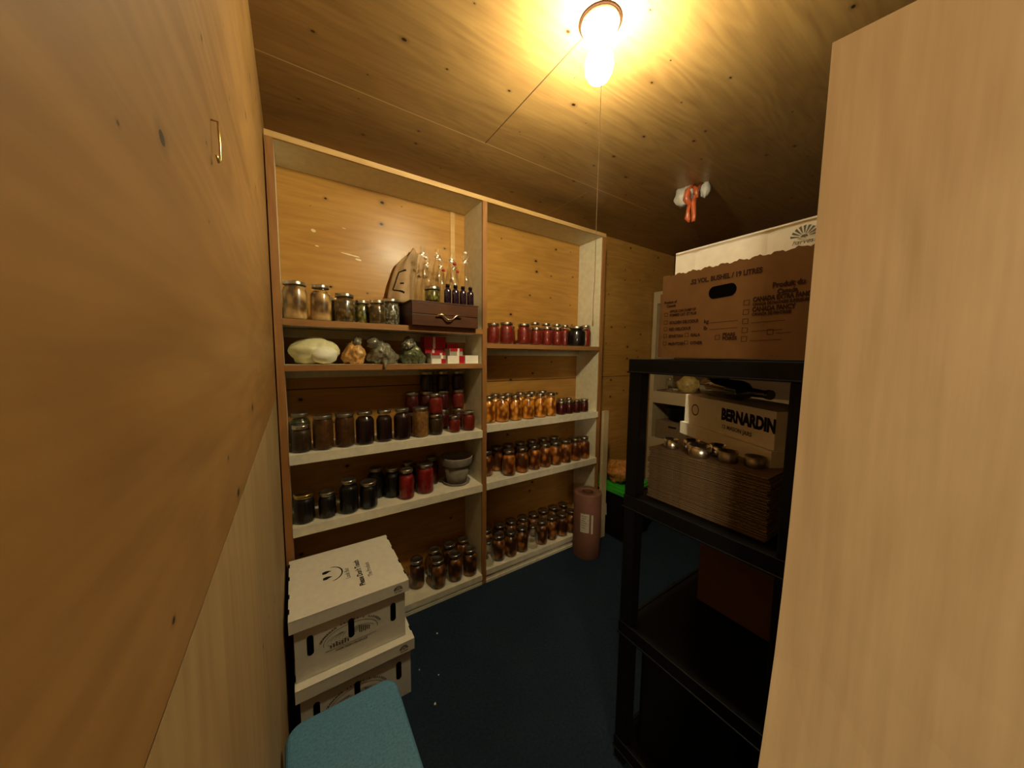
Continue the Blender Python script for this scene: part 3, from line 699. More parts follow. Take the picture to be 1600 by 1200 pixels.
# ------------------------------------------------------------------ grey flower pot
t = thing('flower_pot', 'grey plastic flower pot standing in its saucer on the fourth left shelf', 'flower pot', (0.905, 0.122, ZD+0.0005))
bm = BM(); lathe(bm, [(0.070, 0.0), (0.080, 0.002), (0.086, 0.016), (0.083, 0.016), (0.078, 0.006), (0.001, 0.005)], seg=36); obj('saucer', bm, 'pot', parent=t)
bm = BM(); lathe(bm, [(0.058, 0.007), (0.062, 0.010), (0.083, 0.120), (0.080, 0.121), (0.058, 0.020), (0.001, 0.018)], seg=36); obj('body', bm, 'pot', parent=t)
bm = BM(); lathe(bm, [(0.084, 0.121), (0.093, 0.123), (0.096, 0.128), (0.101, 0.168), (0.100, 0.173), (0.095, 0.173), (0.088, 0.122)], seg=36, cap0=False, cap1=False); obj('rim', bm, 'pot', parent=t)

# ------------------------------------------------------------------ floor pieces right of the unit
t = thing('paper_roll', 'big upright roll of brown paper on the floor beside the shelving unit', 'paper roll', (1.852, -0.112, 0.0))
bm = BM(); lathe(bm, [(0.040, 0.0), (0.100, 0.0), (0.101, 0.003), (0.101, 0.472), (0.099, 0.476), (0.040, 0.476), (0.040, 0.002)], seg=48, cap0=False, cap1=False); obj('paper', bm, 'roll_paper', parent=t)
bm = BM(); lathe(bm, [(0.039, 0.475), (0.0392, 0.004), (0.036, 0.004), (0.036, 0.475)], seg=32, cap0=False, cap1=False); obj('core', bm, 'card_brown', parent=t)  # core coloured dark brown to stand in for the shade down the hole
def arc_label(bm, a0, a1, z0, z1, r, n=8):
    for k in range(n):
        p = [(r*math.cos(a), r*math.sin(a)) for a in (a0+(a1-a0)*k/n, a0+(a1-a0)*(k+1)/n)]
        poly(bm, [(p[0][0], p[0][1], z0), (p[1][0], p[1][1], z0), (p[1][0], p[1][1], z1), (p[0][0], p[0][1], z1)])
bm = BM(); arc_label(bm, R(196), R(232), 0.205, 0.345, 0.1018); lb = obj('label', bm, 'label_paper', parent=t)
bm = BM(); arc_label(bm, R(240), R(248), 0.200, 0.340, 0.1018); obj('label', bm, 'label_paper', parent=t)
bm = BM()
for k in range(6): arc_label(bm, R(199+2*(k % 2)), R(222-3*(k % 3)), 0.325-k*0.017, 0.328-k*0.017, 0.1022, 4)
obj('print', bm, 'ink_soft', parent=lb)
bm = BM(); bx(bm, 2.090, 2.145, -0.036, -0.012, 0.0, 1.045); tag(obj('wood_lath', bm, 'strip', bevel=0.001), 'pale narrow board standing upright against the right side of the shelving unit', 'board')

# black tote with green lid
t = thing('storage_tote', 'black plastic storage tote with a bright green lid on the carpet near the back wall', 'storage tote', (2.17, -0.195, 0.0))
bm = BM()
v0 = [(0.03, 0.03), (0.36, 0.03), (0.36, 0.36), (0.03, 0.36)]; v1 = [(0.0, 0.0), (0.39, 0.0), (0.39, 0.385), (0.0, 0.385)]
a = [bm.verts.new((x, y, 0.0)) for x, y in v0]; b_ = [bm.verts.new((x, y, 0.405)) for x, y in v1]
bm.faces.new(a); bm.faces.new(b_)
for k in range(4): bm.faces.new((a[k], a[(k+1) % 4], b_[(k+1) % 4], b_[k]))
obj('tub', bm, 'black_plastic', parent=t, bevel=0.008)
bm = BM(); bx(bm, -0.014, 0.404, -0.014, 0.399, 0.385, 0.418); bx(bm, 0.02, 0.37, 0.02, 0.365, 0.4181, 0.430)
ld = obj('lid', bm, 'green_plastic', parent=t, bevel=0.004)
bm = BM(); bx(bm, -0.0135+0.0, -0.008, 0.17, 0.27, 0.17, 0.27)
for v in bm.verts: v.co.x += 0.030*(1-v.co.z/0.405)-0.004
obj('paper_label', bm, 'label_paper', parent=t)
t = thing('onion_bag', 'orange net bag of onions lying on the green tote lid', 'bag', (2.32, -0.04, 0.4305))
bm = BM(); blob(bm, 0.02, 0.02, 0.075, 0.125, 0.13, 0.085, 0.30, 2, flat=0.0, fold=2.5)
obj('net', bm, 'orange_net', parent=t)
bm = BM(); tube(bm, [(0.10, -0.05, 0.09), (0.13, -0.08, 0.11), (0.16, -0.10, 0.10)], [0.02, 0.014, 0.02], 8); obj('tied_end', bm, 'orange_net', parent=t)

# ------------------------------------------------------------------ white lidded produce boxes at left
def starburst(parent, o, xd, yd, r, mat='ink', half=True, n=9):
    bm = BM(); X = Vector(xd); Y = Vector(yd); O = Vector(o)
    for k in range(n):
        a = PI*(k+0.5)/n; w_ = PI/n*0.30
        p = [O+X*(rr*math.cos(a+s))+Y*(rr*math.sin(a+s)) for rr, s in ((r*0.35, -w_*0.5), (r, -w_), (r*0.95, w_), (r*0.35, w_*0.5))]
        poly(bm, p)
    ring = []
    for k in range(9): a = PI*k/8; ring.append(O+X*(r*0.26*math.cos(a))+Y*(r*0.2*math.sin(a)))
    poly(bm, ring)
    obj('sunburst_logo', bm, mat, parent=parent)
    text(parent, 'print', 'harvest', r*0.55, O-Y*(r*0.55), xd, yd, mat, 'CENTER', 0.0, 1.0, 0.3)
def produce_box(x0, x1, y0, y1, z0, z1, label, top_art, rz=0.0):
    w_, d, h = x1-x0, y1-y0, z1-z0
    t = thing('produce_box', label, 'box', (x0, y0, z0), (0, 0, rz), 'white lidded cardboard produce boxes')
    i = 0.014
    bm = BM(); bx(bm, i, w_-i, i, d-i, 0.0, h-0.052); bx(bm, i+0.001, w_-i-0.001, i+0.001, d-i-0.001, h-0.052, h-0.006)
    body = obj('body', bm, 'card_white', parent=t, bevel=0.0015)
    bm = BM()
    lz = h-0.050
    bx(bm, 0, w_, 0, 0.003, lz, h-0.0035); bx(bm, 0, w_, d-0.003, d, lz, h-0.0035)
    bx(bm, 0, 0.003, 0.003, d-0.003, lz, h-0.0035); bx(bm, w_-0.003, w_, 0.003, d-0.003, lz, h-0.0035); bx(bm, 0, w_, 0, d, h-0.0035, h)
    lid = obj('lid', bm, 'card_white', parent=t, bevel=0.0008)
    # bare slot cuts along the short sides of the lid
    bm = BM()
    for fx in (0.0, w_):
        for fy in (0.14, 0.36, 0.66, 0.90):
            s = 0.0008 if fx else -0.0008
            bx(bm, fx-0.004 if fx else -0.0008, fx+0.0008 if fx else 0.004, d*fy-0.014, d*fy+0.014, h-0.014, h+0.0006)
    obj('slot', bm, 'dark_hole', parent=lid)
    # hand slots on the long face
    for sx in (0.15, 0.475, 0.85):
        bm = BM(); cx, cz, hw, hh = w_*sx, h*0.50+(0.0 if sx != 0.475 else 0.004), 0.011, 0.040
        pts = []
        for k in range(17):
            a = PI*k/16; pts.append((cx+hw*math.cos(a), i-0.0006, cz+hh-hw+hw*math.sin(a)))
        for k in range(17):
            a = PI+PI*k/16; pts.append((cx+hw*math.cos(a), i-0.0006, cz-hh+hw+hw*math.sin(a)))
        poly(bm, pts); obj('hand_hole', bm, 'dark_hole', parent=body)
    # oval orchard emblem
    bm = BM(); cx, cz = w_*0.475, h*0.405; y = i-0.0005
    def arc(ra, rb, a0, a1, wd, n=24, sq=1.0):
        for k in range(n):
            A = a0+(a1-a0)*k/n; B = a0+(a1-a0)*(k+1)/n
            poly(bm, [(cx+ra*math.cos(A), y, cz+rb*math.sin(A)), (cx+ra*math.cos(B), y, cz+rb*math.sin(B)), (cx+(ra-wd)*math.cos(B), y, cz+(rb-wd)*math.sin(B)), (cx+(ra-wd)*math.cos(A), y, cz+(rb-wd)*math.sin(A))])
    arc(0.098, 0.050, R(-8), R(188), 0.0018, 36)
    for q in range(6): arc(0.085-q*0.013, 0.030-q*0.004, R(10), R(80), 0.0014, 10); arc(0.085-q*0.013, 0.026-q*0.004, R(185), R(250), 0.0014, 8)
    for q in range(5): arc(0.088-q*0.014, 0.030, R(110+q*4), R(172), 0.0013, 8)
    bx(bm, cx-0.092, cx+0.092, y-0.0002, y, cz-0.030, cz-0.0285)
    for q in range(7): bx(bm, cx-0.075+q*0.010, cx-0.070+q*0.010, y-0.0002, y, cz-0.022, cz-0.010+0.004*(q % 3))
    for q in range(6): bx(bm, cx+0.028+q*0.007, cx+0.032+q*0.007, y-0.0002, y, cz-0.004-0.003*(q % 2), cz+0.026-0.003*q)
    obj('orchard_emblem', bm, 'ink_soft', parent=body)
    s_ = "OKANAGAN VALLEY'S HARVEST"
    for k, ch in enumerate(s_):
        a = R(165-150*k/(len(s_)-1))
        tx = Vector((math.sin(a)*0.106, 0, -math.cos(a)*0.058)).normalized()
        if ch != ' ': text(body, 'print', ch, 0.011, (cx+0.106*math.cos(a), y-0.0003, cz+0.058*math.sin(a)), (tx.x, 0, tx.z), (-tx.z, 0, tx.x), 'ink_soft', 'CENTER', 0.0004)
    text(body, 'print', 'FARM FRESH PRODUCE', 0.011, (cx, y-0.0003, cz-0.042), (1, 0, 0), (0, 0, 1), 'ink_soft', 'CENTER', 0.0002)
    starburst(lid, (w_*0.895, -0.0006, h-0.030), (1, 0, 0), (0, 0, 1), 0.019, 'ink')
    if top_art:
        zt = h+0.0006
        text(lid, 'print', 'Look But', 0.026, (0.222, 0.145, zt), (0, 1, 0), (-1, 0, 0), 'ink_soft', 'LEFT', 0.0003, 0.80)
        text(lid, 'print', "Please Don't Touch", 0.031, (0.268, 0.065, zt), (0, 1, 0), (-1, 0, 0), 'ink', 'LEFT', 0.0009, 0.80)
        text(lid, 'print', 'The Produce', 0.026, (0.305, 0.110, zt), (0, 1, 0), (-1, 0, 0), 'ink_soft', 'LEFT', 0.0003, 0.80)
        bm = BM()
        for ey in (0.195, 0.238):
            poly(bm, [(0.122, ey-0.010, zt), (0.135, ey-0.012, zt), (0.147, ey-0.004, zt), (0.158, ey, zt), (0.147, ey+0.007, zt), (0.135, ey+0.010, zt), (0.122, ey+0.006, zt)])
        obj('smiley_eye', bm, 'ink', parent=lid)
        bm = BM(); n = 20
        for k in range(n):
            A = R(-78+156*k/n); B = R(-78+156*(k+1)/n)
            def q(a, s): return (0.153+(0.044+s)*math.cos(a), 0.214+(0.052+s)*math.sin(a), zt)
            w2 = 0.0018+0.0012*math.cos((A+B)/2)
            poly(bm, [q(A, -w2), q(B, -w2), q(B, w2), q(A, w2)])
        for sg in (-1, 1):
            bx(bm, 0.155, 0.170, 0.214+sg*0.051-0.0015, 0.214+sg*0.051+0.0015, zt-0.0001, zt)
        obj('smiley_mouth', bm, 'ink', parent=lid)
    return t
produce_box(0.010, 0.438, -0.428, -0.012, 0.262, 0.520, 'white lidded cardboard box with a printed smile, upper of the two stacked boxes', True)
produce_box(0.020, 0.452, -0.448, -0.012, 0.0005, 0.2605, 'white lidded cardboard box standing on the carpet, lower of the two stacked boxes', False)

# teal stool
t = thing('padded_stool', 'small stool with a rounded teal speckled seat in front of the white boxes', 'stool', (0.152, -1.02, 0))
bm = BM(); bx(bm, -0.148, 0.144, -0.235, 0.265, 0.395, 0.452)
vert = [e for e in bm.edges if abs((e.verts[0].co-e.verts[1].co).z) > 0.04]
bmesh.ops.bevel(bm, geom=vert, offset=0.045, segments=8, affect='EDGES', profile=0.5)
hor = [e for e in bm.edges if e.verts[0].co.z > 0.45 and e.verts[1].co.z > 0.45 and len(e.link_faces) == 2 and abs(e.link_faces[0].normal.z-e.link_faces[1].normal.z) > 0.5]
bmesh.ops.bevel(bm, geom=hor, offset=0.012, segments=4, affect='EDGES', profile=0.5)
obj('seat_pad', bm, 'teal', parent=t)
bm = BM(); bx(bm, -0.140, 0.138, -0.228, 0.258, 0.375, 0.3945); obj('seat_base', bm, 'beige_edge', parent=t, bevel=0.004)
for sx, sy in ((-0.115, -0.20), (0.115, -0.20), (-0.115, 0.23), (0.115, 0.23)):
    bm = BM(); tube(bm, [(sx, sy, 0.374), (sx*1.04, sy*1.02, 0.012)], 0.011, 10); tube(bm, [(sx*1.04, sy*1.02, 0.012), (sx*1.04, sy*1.02, 0.0)], 0.014, 10)
    obj('leg', bm, 'beige_edge', parent=t)

# ------------------------------------------------------------------ black plastic rack and its load
RX0, RX1, RY0, RY1 = 1.0, 1.62, -1.550, -1.070
t = thing('plastic_rack', 'black plastic shelving rack standing on the carpet in the right foreground', 'rack')
levels = [1.470, 1.005, 0.540, 0.085]
for z1 in levels:
    bm = BM(); bx(bm, RX0+0.006, RX1-0.006, RY0+0.006, RY1-0.006, z1-0.020, z1-0.006)
    bx(bm, RX0, RX0+0.012, RY0, RY1, z1-0.045, z1); bx(bm, RX1-0.012, RX1, RY0, RY1, z1-0.045, z1)
    bx(bm, RX0+0.012, RX1-0.012, RY0, RY0+0.012, z1-0.045, z1); bx(bm, RX0+0.012, RX1-0.012, RY1-0.012, RY1, z1-0.045, z1)
    bx(bm, RX0-0.004, RX0+0.002, RY0-0.004, RY1+0.004, z1-0.046, z1-0.041)
    s = obj('shelf', bm, 'black_plastic', parent=t, bevel=0.002)
for (a, b_) in ((1.4245, 1.006), (0.9595, 0.541), (0.4945, 0.086), (0.0395, 0.0)):
    for px in (RX0+0.002, RX1-0.047):
        for py in (RY0+0.002, RY1-0.047):
            bm = BM(); bx(bm, px, px+0.045, py, py+0.045, b_, a); obj('post', bm, 'black_plastic', parent=t, bevel=0.004)
# stack of cardboard flats
zz = 1.0055-0.006
G = 'cardboard flats stacked on the rack'
for k in range(21):
    dx, dy = random.uniform(-0.004, 0.004), random.uniform(-0.004, 0.004)
    lab = 'folded tan cardboard flat in the stack on the black rack, number %s from the bottom' % (ORD+['eleventh', 'twelfth', 'thirteenth', 'fourteenth', 'fifteenth', 'sixteenth', 'seventeenth', 'eighteenth', 'nineteenth', 'twentieth', 'twenty-first'])[k]
    bm = BM(); th = 0.0082
    x0, x1, y0, y1 = 1.062+dx, 1.48+dx, -1.462+dy, -1.118+dy
    sh_ = random.uniform(0.0, 0.004); bx(bm, x0+sh_, x1, y0, y1, 0, 0.0022); bx(bm, x0+0.012, x1-0.004, y0+0.010, y1-0.010, 0.0022, 0.0058); bx(bm, x0-0.002, x1, y0, y1-0.001, 0.0058, th-0.0002)
    o = obj('cardboard_flat', bm, 'card_tan', loc=(0, 0, zz+0.0002)); tag(o, lab, 'cardboard flat', G); zz += th
STK = zz+0.0004
# small bright tins on the stack
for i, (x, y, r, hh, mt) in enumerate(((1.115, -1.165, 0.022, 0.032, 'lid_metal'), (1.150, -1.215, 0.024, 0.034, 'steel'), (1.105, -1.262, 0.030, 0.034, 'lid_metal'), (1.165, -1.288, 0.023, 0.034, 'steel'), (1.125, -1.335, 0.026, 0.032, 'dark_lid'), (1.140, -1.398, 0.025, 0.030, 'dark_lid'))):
    t = thing('small_tin', 'small open metal tin on the cardboard flats, %s counting from the far post' % ORD[i], 'tin', (x, y, STK), group='small metal tins on the cardboard flats')
    bm = BM(); lathe(bm, [(r*0.96, 0), (r, 0.002), (r, hh), (r*0.96, hh), (r*0.94, 0.003), (0.001, 0.003)], seg=24); obj('can', bm, mt, parent=t)
# white carton and jar case with black lettering
ang = math.atan2(0.48, 0.88)
t = thing('jar_case', 'white carton of canning jars with bold black lettering on the rack', 'carton', (1.182, -1.412, STK), (0, 0, -ang))
# local: +Y runs away from the camera, -X is the lettered face
bm = BM(); bx(bm, 0.0, 0.175, -0.02, 0.395, 0.048, 0.158); obj('carton', bm, 'card_white', parent=t, bevel=0.001)
bm = BM(); bx(bm, -0.012, 0.185, -0.026, 0.403, 0.0, 0.0475); obj('tray', bm, 'card_white', parent=t, bevel=0.001)
text(t, 'print', 'BERNARDIN', 0.052, (-0.0008, 0.190, 0.098), (0, -1, 0), (0, 0, 1), 'ink', 'LEFT', 0.0030, 0.74)
text(t, 'print', '12 MASON JARS', 0.018, (-0.0008, 0.185, 0.068), (0, -1, 0), (0, 0, 1), 'ink_soft', 'LEFT', 0.0005, 1.0)
bm = BM()
for k in range(24):
    A, B = 2*PI*k/24, 2*PI*(k+1)/24
    poly(bm, [(-0.0008, 0.330+0.022*math.cos(A), 0.105+0.022*math.sin(A)), (-0.0008, 0.330+0.022*math.cos(B), 0.105+0.022*math.sin(B)), (-0.0008, 0.330+0.017*math.cos(B), 0.105+0.017*math.sin(B)), (-0.0008, 0.330+0.017*math.cos(A), 0.105+0.017*math.sin(A))])
obj('round_emblem', bm, 'ink_soft', parent=t)
# dark bottle lying on the case
t = thing('wine_bottle', 'dark green glass bottle lying on top of the lettered jar carton', 'bottle', (1.215, -1.375, STK+0.158+0.036), (0, 0, -ang))
mt = Matrix.Translation((0.05, 0.31, 0)) @ Matrix.Rotation(R(90), 4, 'X')
bm = BM(); lathe(bm, [(0.030, 0.0), (0.035, 0.005), (0.035, 0.17), (0.030, 0.19), (0.014, 0.215), (0.013, 0.275), (0.015, 0.278), (0.015, 0.290)], seg=24, mat=mt); obj('glass', bm, 'dark_glass', parent=t)
bm = BM(); bx(bm, 0.012, 0.09, 0.315, 0.375, -0.0355, -0.016)
bm.free()
# brown apple box holding a white box
BZ = 1.4705
t = thing('apple_box', 'open brown cardboard apple box with printed check boxes on top of the black rack', 'box', (1.012, -1.172, BZ+0.006), (0, 0, 0))
w_, d, h = 0.30, 0.50, 0.243
def fzig(s): return h+0.003*math.sin(s*160)*0.8+0.0015*math.sin(s*433)
bm = BM(); n = 90
prev = None
for k in range(n+1):
    s = d*k/n; zt = fzig(s)+0.018*s
    cur = [bm.verts.new((x, -s, zq)) for x, zq in ((0, 0), (0, zt), (0.0045, zt), (0.0045, 0))]
    if prev:
        for j in range(4): bm.faces.new((prev[j], prev[(j+1) % 4], cur[(j+1) % 4], cur[j]))
    else: bm.faces.new(cur)
    prev = cur
bm.faces.new(prev)
bx(bm, 0.0046, w_, -0.0045, 0, 0, h-0.002); bx(bm, 0.0046, w_, -d, -d+0.0045, 0, h+0.002); bx(bm, w_-0.0045, w_, -d+0.0046, -0.0046, 0, h); bx(bm, 0.0046, w_-0.0046, -d+0.0046, -0.0046, 0, 0.004)
bx(bm, 0.004, 0.05, 0.0, 0.0085, 0.0, h-0.050)
body = obj('carton', bm, 'card_brown', parent=t)
FX = (0, -1, 0); FZ = (0, 0, 1)
def pt(y, z, e=0.0003): return (-e, y+1.172, z-BZ-0.006)
bm = BM(); pts = []
for k in range(13): a = -PI/2+PI*k/12; pts.append(pt(-1.362-0.014*math.cos(a), 1.6535+0.0165*math.sin(a)))
for k in range(13): a = PI/2+PI*k/12; pts.append(pt(-1.322-0.014*math.cos(a), 1.6515+0.0165*math.sin(a)))
poly(bm, pts); obj('hand_hole', bm, 'dark_hole', parent=body)
def T(s, size, y, z, off=0.0006, xs=1.0, al='LEFT', sh=0.0): text(body, 'print', s, size, pt(y, z), FX, FZ, 'ink_brown', al, off, xs, sh)
T('.52 VOL. BUSHEL / 19 LITRES', 0.0175, -1.256, 1.684, 0.0007, 0.80)
T('Product of', 0.0105, -1.180, 1.638, 0.0004, 0.85); T('Canada', 0.0105, -1.188, 1.627, 0.0004, 0.9)
T('APPLES CAN DUMP OF', 0.0105, -1.199, 1.610, 0.0004, 0.72); T('POMMES CAT. ET PLUS', 0.0105, -1.199, 1.599, 0.0004, 0.74)
T('GOLDEN DELICIOUS', 0.0115, -1.199, 1.5765, 0.0005, 0.80); T('RED DELICIOUS', 0.0115, -1.199, 1.557, 0.0005, 0.80)
T('SPARTAN', 0.0115, -1.199, 1.5365, 0.0005, 0.9); T('GALA', 0.0115, -1.265, 1.5375, 0.0005, 0.9)
T('McINTOSH', 0.0115, -1.199, 1.514, 0.0005, 0.9); T('OTHER', 0.0115, -1.265, 1.515, 0.0005, 0.9)
T('kg', 0.014, -1.300, 1.572, 0.0004); T('lb', 0.014, -1.300, 1.554, 0.0004)
T('PEARS', 0.0120, -1.350, 1.5345, 0.0006, 0.9); T('POIRES', 0.0120, -1.350, 1.5245, 0.0006, 0.9)
T('Produit du', 0.0165, -1.452, 1.644, 0.0007, 0.85); T('Canada', 0.0150, -1.462, 1.629, 0.0006, 0.85)
T('CANADA EXTRA FANCY', 0.0150, -1.414, 1.616, 0.0008, 0.70); T('CANADA DE FANTAISIE SUPERIEURE', 0.0095, -1.414, 1.606, 0.0004, 0.70)
T('CANADA FANCY', 0.0150, -1.414, 1.592, 0.0008, 0.72); T('CANADA DE FANTAISIE', 0.0100, -1.414, 1.582, 0.0004, 0.72)
def cb(y, z, s=0.011):
    bm = BM()
    for (a0, a1, c0, c1) in ((y, y-s, z, z+0.0012), (y, y-s, z+s-0.0012, z+s), (y, y-0.0012, z, z+s), (y-s+0.0012, y-s, z, z+s)):
        poly(bm, [pt(a0, c0), pt(a1, c0), pt(a1, c1), pt(a0, c1)])
    obj('check_box', bm, 'ink_brown', parent=body)
for z_ in (1.600, 1.577, 1.557, 1.5365, 1.514): cb(-1.182, z_)
cb(-1.248, 1.5370); cb(-1.248, 1.5150); cb(-1.331, 1.526, 0.012)
for z_ in (1.609, 1.586, 1.563, 1.541, 1.519): cb(-1.394, z_, 0.013)
cb(-1.448, 1.534, 0.013)
for (a0, a1, c0) in ((-1.316, -1.384, 1.571), (-1.316, -1.384, 1.553), (-1.414, -1.482, 1.564), (-1.414, -1.478, 1.543), (-1.466, -1.496, 1.536), (-1.414, -1.478, 1.520)):
    bm = BM(); poly(bm, [pt(a0, c0), pt(a1, c0+0.0015), pt(a1, c0+0.0027), pt(a0, c0+0.0012)])
    obj('ruled_line', bm, 'ink_brown', parent=body)
# white box nested in the apple box
t = thing('produce_box', 'white cardboard produce box nested in the brown apple box on the rack', 'box', (1.019, -1.205, BZ+0.012), group='white lidded cardboard produce boxes')
h2 = 0.300
bm = BM(); n = 40; D2 = 0.455
bx(bm, 0.004, 0.285, -D2, -0.004, 0.0, h2-0.085); obj('body', bm, 'card_white', parent=t)
bm = BM()
gV = []
for j in range(7):
    rw = []
    for k in range(n+1):
        s = D2*k/n; zq = h2-0.084+0.084*j/6+0.012*s
        crease = 0.0016*math.exp(-((s-0.055)/0.004)**2)+0.002*math.exp(-((s-0.165)/0.003)**2)+0.0016*math.exp(-((s-0.225)/0.003)**2)
        rw.append(bm.verts.new((0.0+crease*0.6, -s, zq)))
    gV.append(rw)
for a, b_ in zip(gV, gV[1:]):
    for k in range(n): bm.faces.new((a[k], a[k+1], b_[k+1], b_[k]))
bx(bm, 0.0035, 0.289, -D2, 0, h2-0.084, h2-0.004)
vs = [bm.verts.new(p) for p in ((-0.001, 0.0, h2), (-0.001, -D2, h2+0.012*D2), (0.289, -D2, h2+0.012*D2), (0.289, 0.0, h2))]
vs2 = [bm.verts.new(v.co-Vector((0, 0, 0.004))) for v in vs]
bm.faces.new(vs); bm.faces.new(list(reversed(vs2)))
for k in range(4): bm.faces.new((vs[k], vs[(k+1) % 4], vs2[(k+1) % 4], vs2[k]))
lid = obj('lid', bm, 'card_white', parent=t)
starburst(lid, (-0.0022, -0.297, h2-0.036), (0, -1, 0), (0, 0, 1), 0.026, 'ink_soft')

# brown carton on the third level, black bin on the lowest level
bm = BM(); bx(bm, 1.345, 1.59, -1.44, -1.168, 0.5415-0.006, 0.83); tag(obj('carton', bm, 'card_brown', bevel=0.002), 'plain dark brown carton on the third level of the black rack', 'carton')
t = thing('storage_bin', 'black plastic bin on the lowest level of the black rack', 'bin', (1.05, -1.44, 0.0795))
bm = BM(); bx(bm, -0.004, 0.48, 0.0, 0.305, 0.0, 0.37); obj('tub', bm, 'black_plastic', parent=t, bevel=0.012)
bm = BM(); bx(bm, -0.010, 0.486, -0.006, 0.311, 0.371, 0.392); obj('lid', bm, 'black_plastic', parent=t, bevel=0.005)

# ------------------------------------------------------------------ second shelving unit along the right wall
QX = 3.08
t = thing('wall_shelf', 'pale wooden shelving unit along the right wall behind the black rack', 'shelving')
for y0 in (0.198, -1.32):
    bm = BM(); bx(bm, QX, XR-0.001, y0, y0+0.042, 0.0, 2.11); obj('upright_panel', bm, 'strip', parent=t)
for z1 in (2.110, 1.132, 0.662, 0.26):
    bm = BM(); bx(bm, QX+0.012, XR-0.001, -1.2775, 0.1975, z1-0.022, z1); bx(bm, QX, QX+0.0118, -1.2775, 0.1975, z1-0.115, z1); obj('shelf', bm, 'strip', parent=t)
t = thing('metal_tray', 'shallow metal tray on the right wall shelf holding bagged food', 'tray', (3.10, -0.36, 1.1325))
bm = BM(); bx(bm, 0, 0.27, 0, 0.52, 0, 0.003); bx(bm, -0.006, 0.0, -0.006, 0.526, 0, 0.016); bx(bm, 0.27, 0.276, -0.006, 0.526, 0, 0.016); bx(bm, 0, 0.27, -0.006, 0, 0, 0.016); bx(bm, 0, 0.27, 0.52, 0.526, 0, 0.016)
obj('pan', bm, 'steel', parent=t, bevel=0.001)
t = thing('fruit_bag', 'bag of yellow dried fruit in the tray on the right wall shelf', 'bag', (3.20, -0.085, 1.1365))
bm = BM(); blob(bm, 0, 0, 0.068, 0.08, 0.095, 0.078, 0.25, 6, flat=0.0, fold=2); obj('filled_bag', bm, 'yellow_food', parent=t)
jar('pint', None, 'small clear empty jar in the tray beside the yellow fruit bag', (3.17, 0.078, 1.136), None)
t = thing('cooking_pot', 'black cooking pot on the small carton on the right wall shelf', 'pot', (3.23, -0.02, 0.8435))
bm = BM(); lathe(bm, [(0.05, 0.0), (0.095, 0.01), (0.125, 0.05), (0.130, 0.130), (0.135, 0.134), (0.126, 0.134), (0.11, 0.05), (0.001, 0.008)], seg=32); obj('bowl', bm, 'black_plastic', parent=t)
bm = BM(); bx(bm, 3.095, 3.38, -0.15, 0.165, 0.6625, 0.8430); o = obj('small_carton', bm, 'card_tan', bevel=0.002); tag(o, 'small tan carton under the black pot on the right wall shelf', 'carton')
bm = BM(); bx(bm, 3.0943, 3.0949, -0.05, 0.03, 0.785, 0.802); obj('print', bm, 'ink', parent=o)

# ------------------------------------------------------------------ ceiling lamp with pull cord, and the knotted bag
t = thing('ceiling_lamp', 'bare lit bulb in a round white porcelain ceiling holder with a long pull cord', 'lamp', (0.905, -0.985, 0))
bm = BM(); lathe(bm, [(0.058, H-0.0005), (0.060, H-0.006), (0.056, H-0.014), (0.040, H-0.020), (0.030, H-0.040), (0.026, H-0.058), (0.020, H-0.060)], seg=40); obj('lamp_holder', bm, 'porcelain', parent=t)
bm = BM(); lathe(bm, [(0.066, H-0.0003), (0.066, H-0.003), (0.0605, H-0.004)], seg=40, cap0=False, cap1=False); obj('box_rim', bm, 'ink_brown', parent=t)
bm = BM()
prof = []
for k in range(13):
    a = PI*k/12; prof.append((max(0.001, 0.036*math.sin(a)), -0.040*math.cos(a)*1.0))
lathe(bm, [(0.001, H-0.176), (0.016, H-0.173), (0.030, H-0.163), (0.040, H-0.146), (0.044, H-0.126), (0.041, H-0.106), (0.032, H-0.088), (0.022, H-0.074), (0.018, H-0.061)], 0, 0, 0, seg=28)  # oversized bulb; the extra width imitates the glare halo
obj('bulb', bm, 'bulb', parent=t)
bm = BM(); tube(bm, [(-0.028, -0.035, H-0.020), (-0.027, -0.036, H-0.05), (-0.026, -0.036, 2.2), (-0.022, -0.030, 2.0), (-0.020, -0.028, 1.85), (-0.019, -0.028, 1.72), (-0.023, -0.028, 1.66), (-0.020, -0.026, 1.60)], 0.0011, 6)
pc = obj('pull_cord', bm, 'cord', parent=t)
bm = BM(); lathe(bm, [(0.001, 1.575), (0.003, 1.580), (0.003, 1.592), (0.001, 1.600)], -0.020, -0.026, 0, seg=10); obj('cord_bead', bm, 'cord', parent=pc)

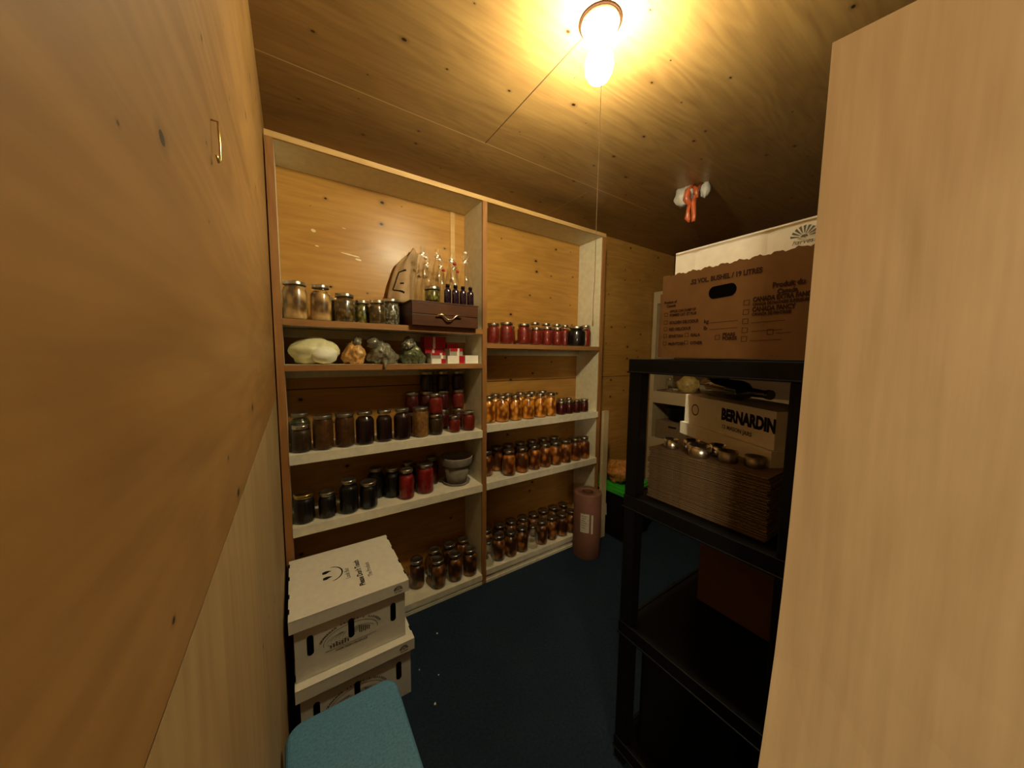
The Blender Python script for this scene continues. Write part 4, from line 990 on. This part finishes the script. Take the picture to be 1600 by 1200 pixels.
t = thing('knotted_bag', 'knotted orange and white plastic bag hanging from the ceiling', 'bag', (2.14, -0.615, H))
bm = BM(); blob(bm, -0.025, 0.030, -0.058, 0.040, 0.060, 0.056, 0.30, 3, fold=2, seg=24, rings=14); blob(bm, 0.02, -0.065, -0.04, 0.025, 0.030, 0.045, 0.3, 8, seg=18, rings=10); obj('white_plastic', bm, 'white_bag', parent=t)
bm = BM()
def ribbon(pts, rad): tube(bm, pts, rad, 8)
ribbon([(-0.02, -0.02, -0.001), (-0.05, -0.005, -0.04), (-0.06, 0.000, -0.09), (-0.045, -0.015, -0.13)], [0.010, 0.020, 0.022, 0.012])
ribbon([(0.0, -0.05, -0.001), (-0.03, -0.045, -0.06), (-0.045, -0.035, -0.12), (-0.04, -0.04, -0.19), (-0.045, -0.045, -0.235)], [0.010, 0.014, 0.016, 0.014, 0.010])
ribbon([(-0.045, -0.010, -0.12), (-0.055, -0.012, -0.165), (-0.05, -0.010, -0.205), (-0.045, -0.012, -0.228)], [0.012, 0.011, 0.014, 0.006])
ribbon([(0.0, 0.0, -0.001), (-0.03, -0.03, -0.03), (-0.05, -0.05, -0.05), (-0.045, -0.055, -0.10)], [0.012, 0.012, 0.014, 0.008])
for v in bm.verts: v.co += Vector((MN.noise(v.co*45), MN.noise(v.co*45+Vector((5, 1, 0))), 0))*0.008
obj('orange_handles', bm, 'orange_bag', parent=t)

# ------------------------------------------------------------------ small bits
bm = BM(); tube(bm, [(XL-0.004, -1.250, 1.745), (XL+0.006, -1.250, 1.745), (XL+0.007, -1.252, 1.72), (XL+0.007, -1.256, 1.700), (XL+0.006, -1.262, 1.695), (XL+0.005, -1.268, 1.700)], 0.0012, 8)
tag(obj('wire_hook', bm, 'brass'), 'small bent wire hook in the upper plywood of the left wall', 'hook')
for i, (x, y, s_, wh) in enumerate(((0.644, -0.204, 0.007, 'nearest the shelving unit'), (0.500, -0.354, 0.004, 'close to the lower white box'), (0.566, -0.427, 0.004, 'in the middle of the aisle'), (0.508, -0.54, 0.007, 'nearest the teal stool'))):
    bm = BM(); pts = []
    for k in range(7):
        a = 2*PI*k/7; rr = s_*random.uniform(0.5, 1.1); pts.append((rr*math.cos(a), rr*math.sin(a)))
    lo = [bm.verts.new((px, py, 0.0)) for px, py in pts]; hi = [bm.verts.new((px*0.8, py*0.8, 0.003)) for px, py in pts]
    bm.faces.new(lo); bm.faces.new(hi)
    for k in range(7): bm.faces.new((lo[k], lo[(k+1) % 7], hi[(k+1) % 7], hi[k]))
    tag(obj('paper_scrap', bm, 'card_white', loc=(x, y, 0.0005)), 'tiny pale scrap on the blue carpet, %s' % wh, 'scrap', 'scraps on the carpet')
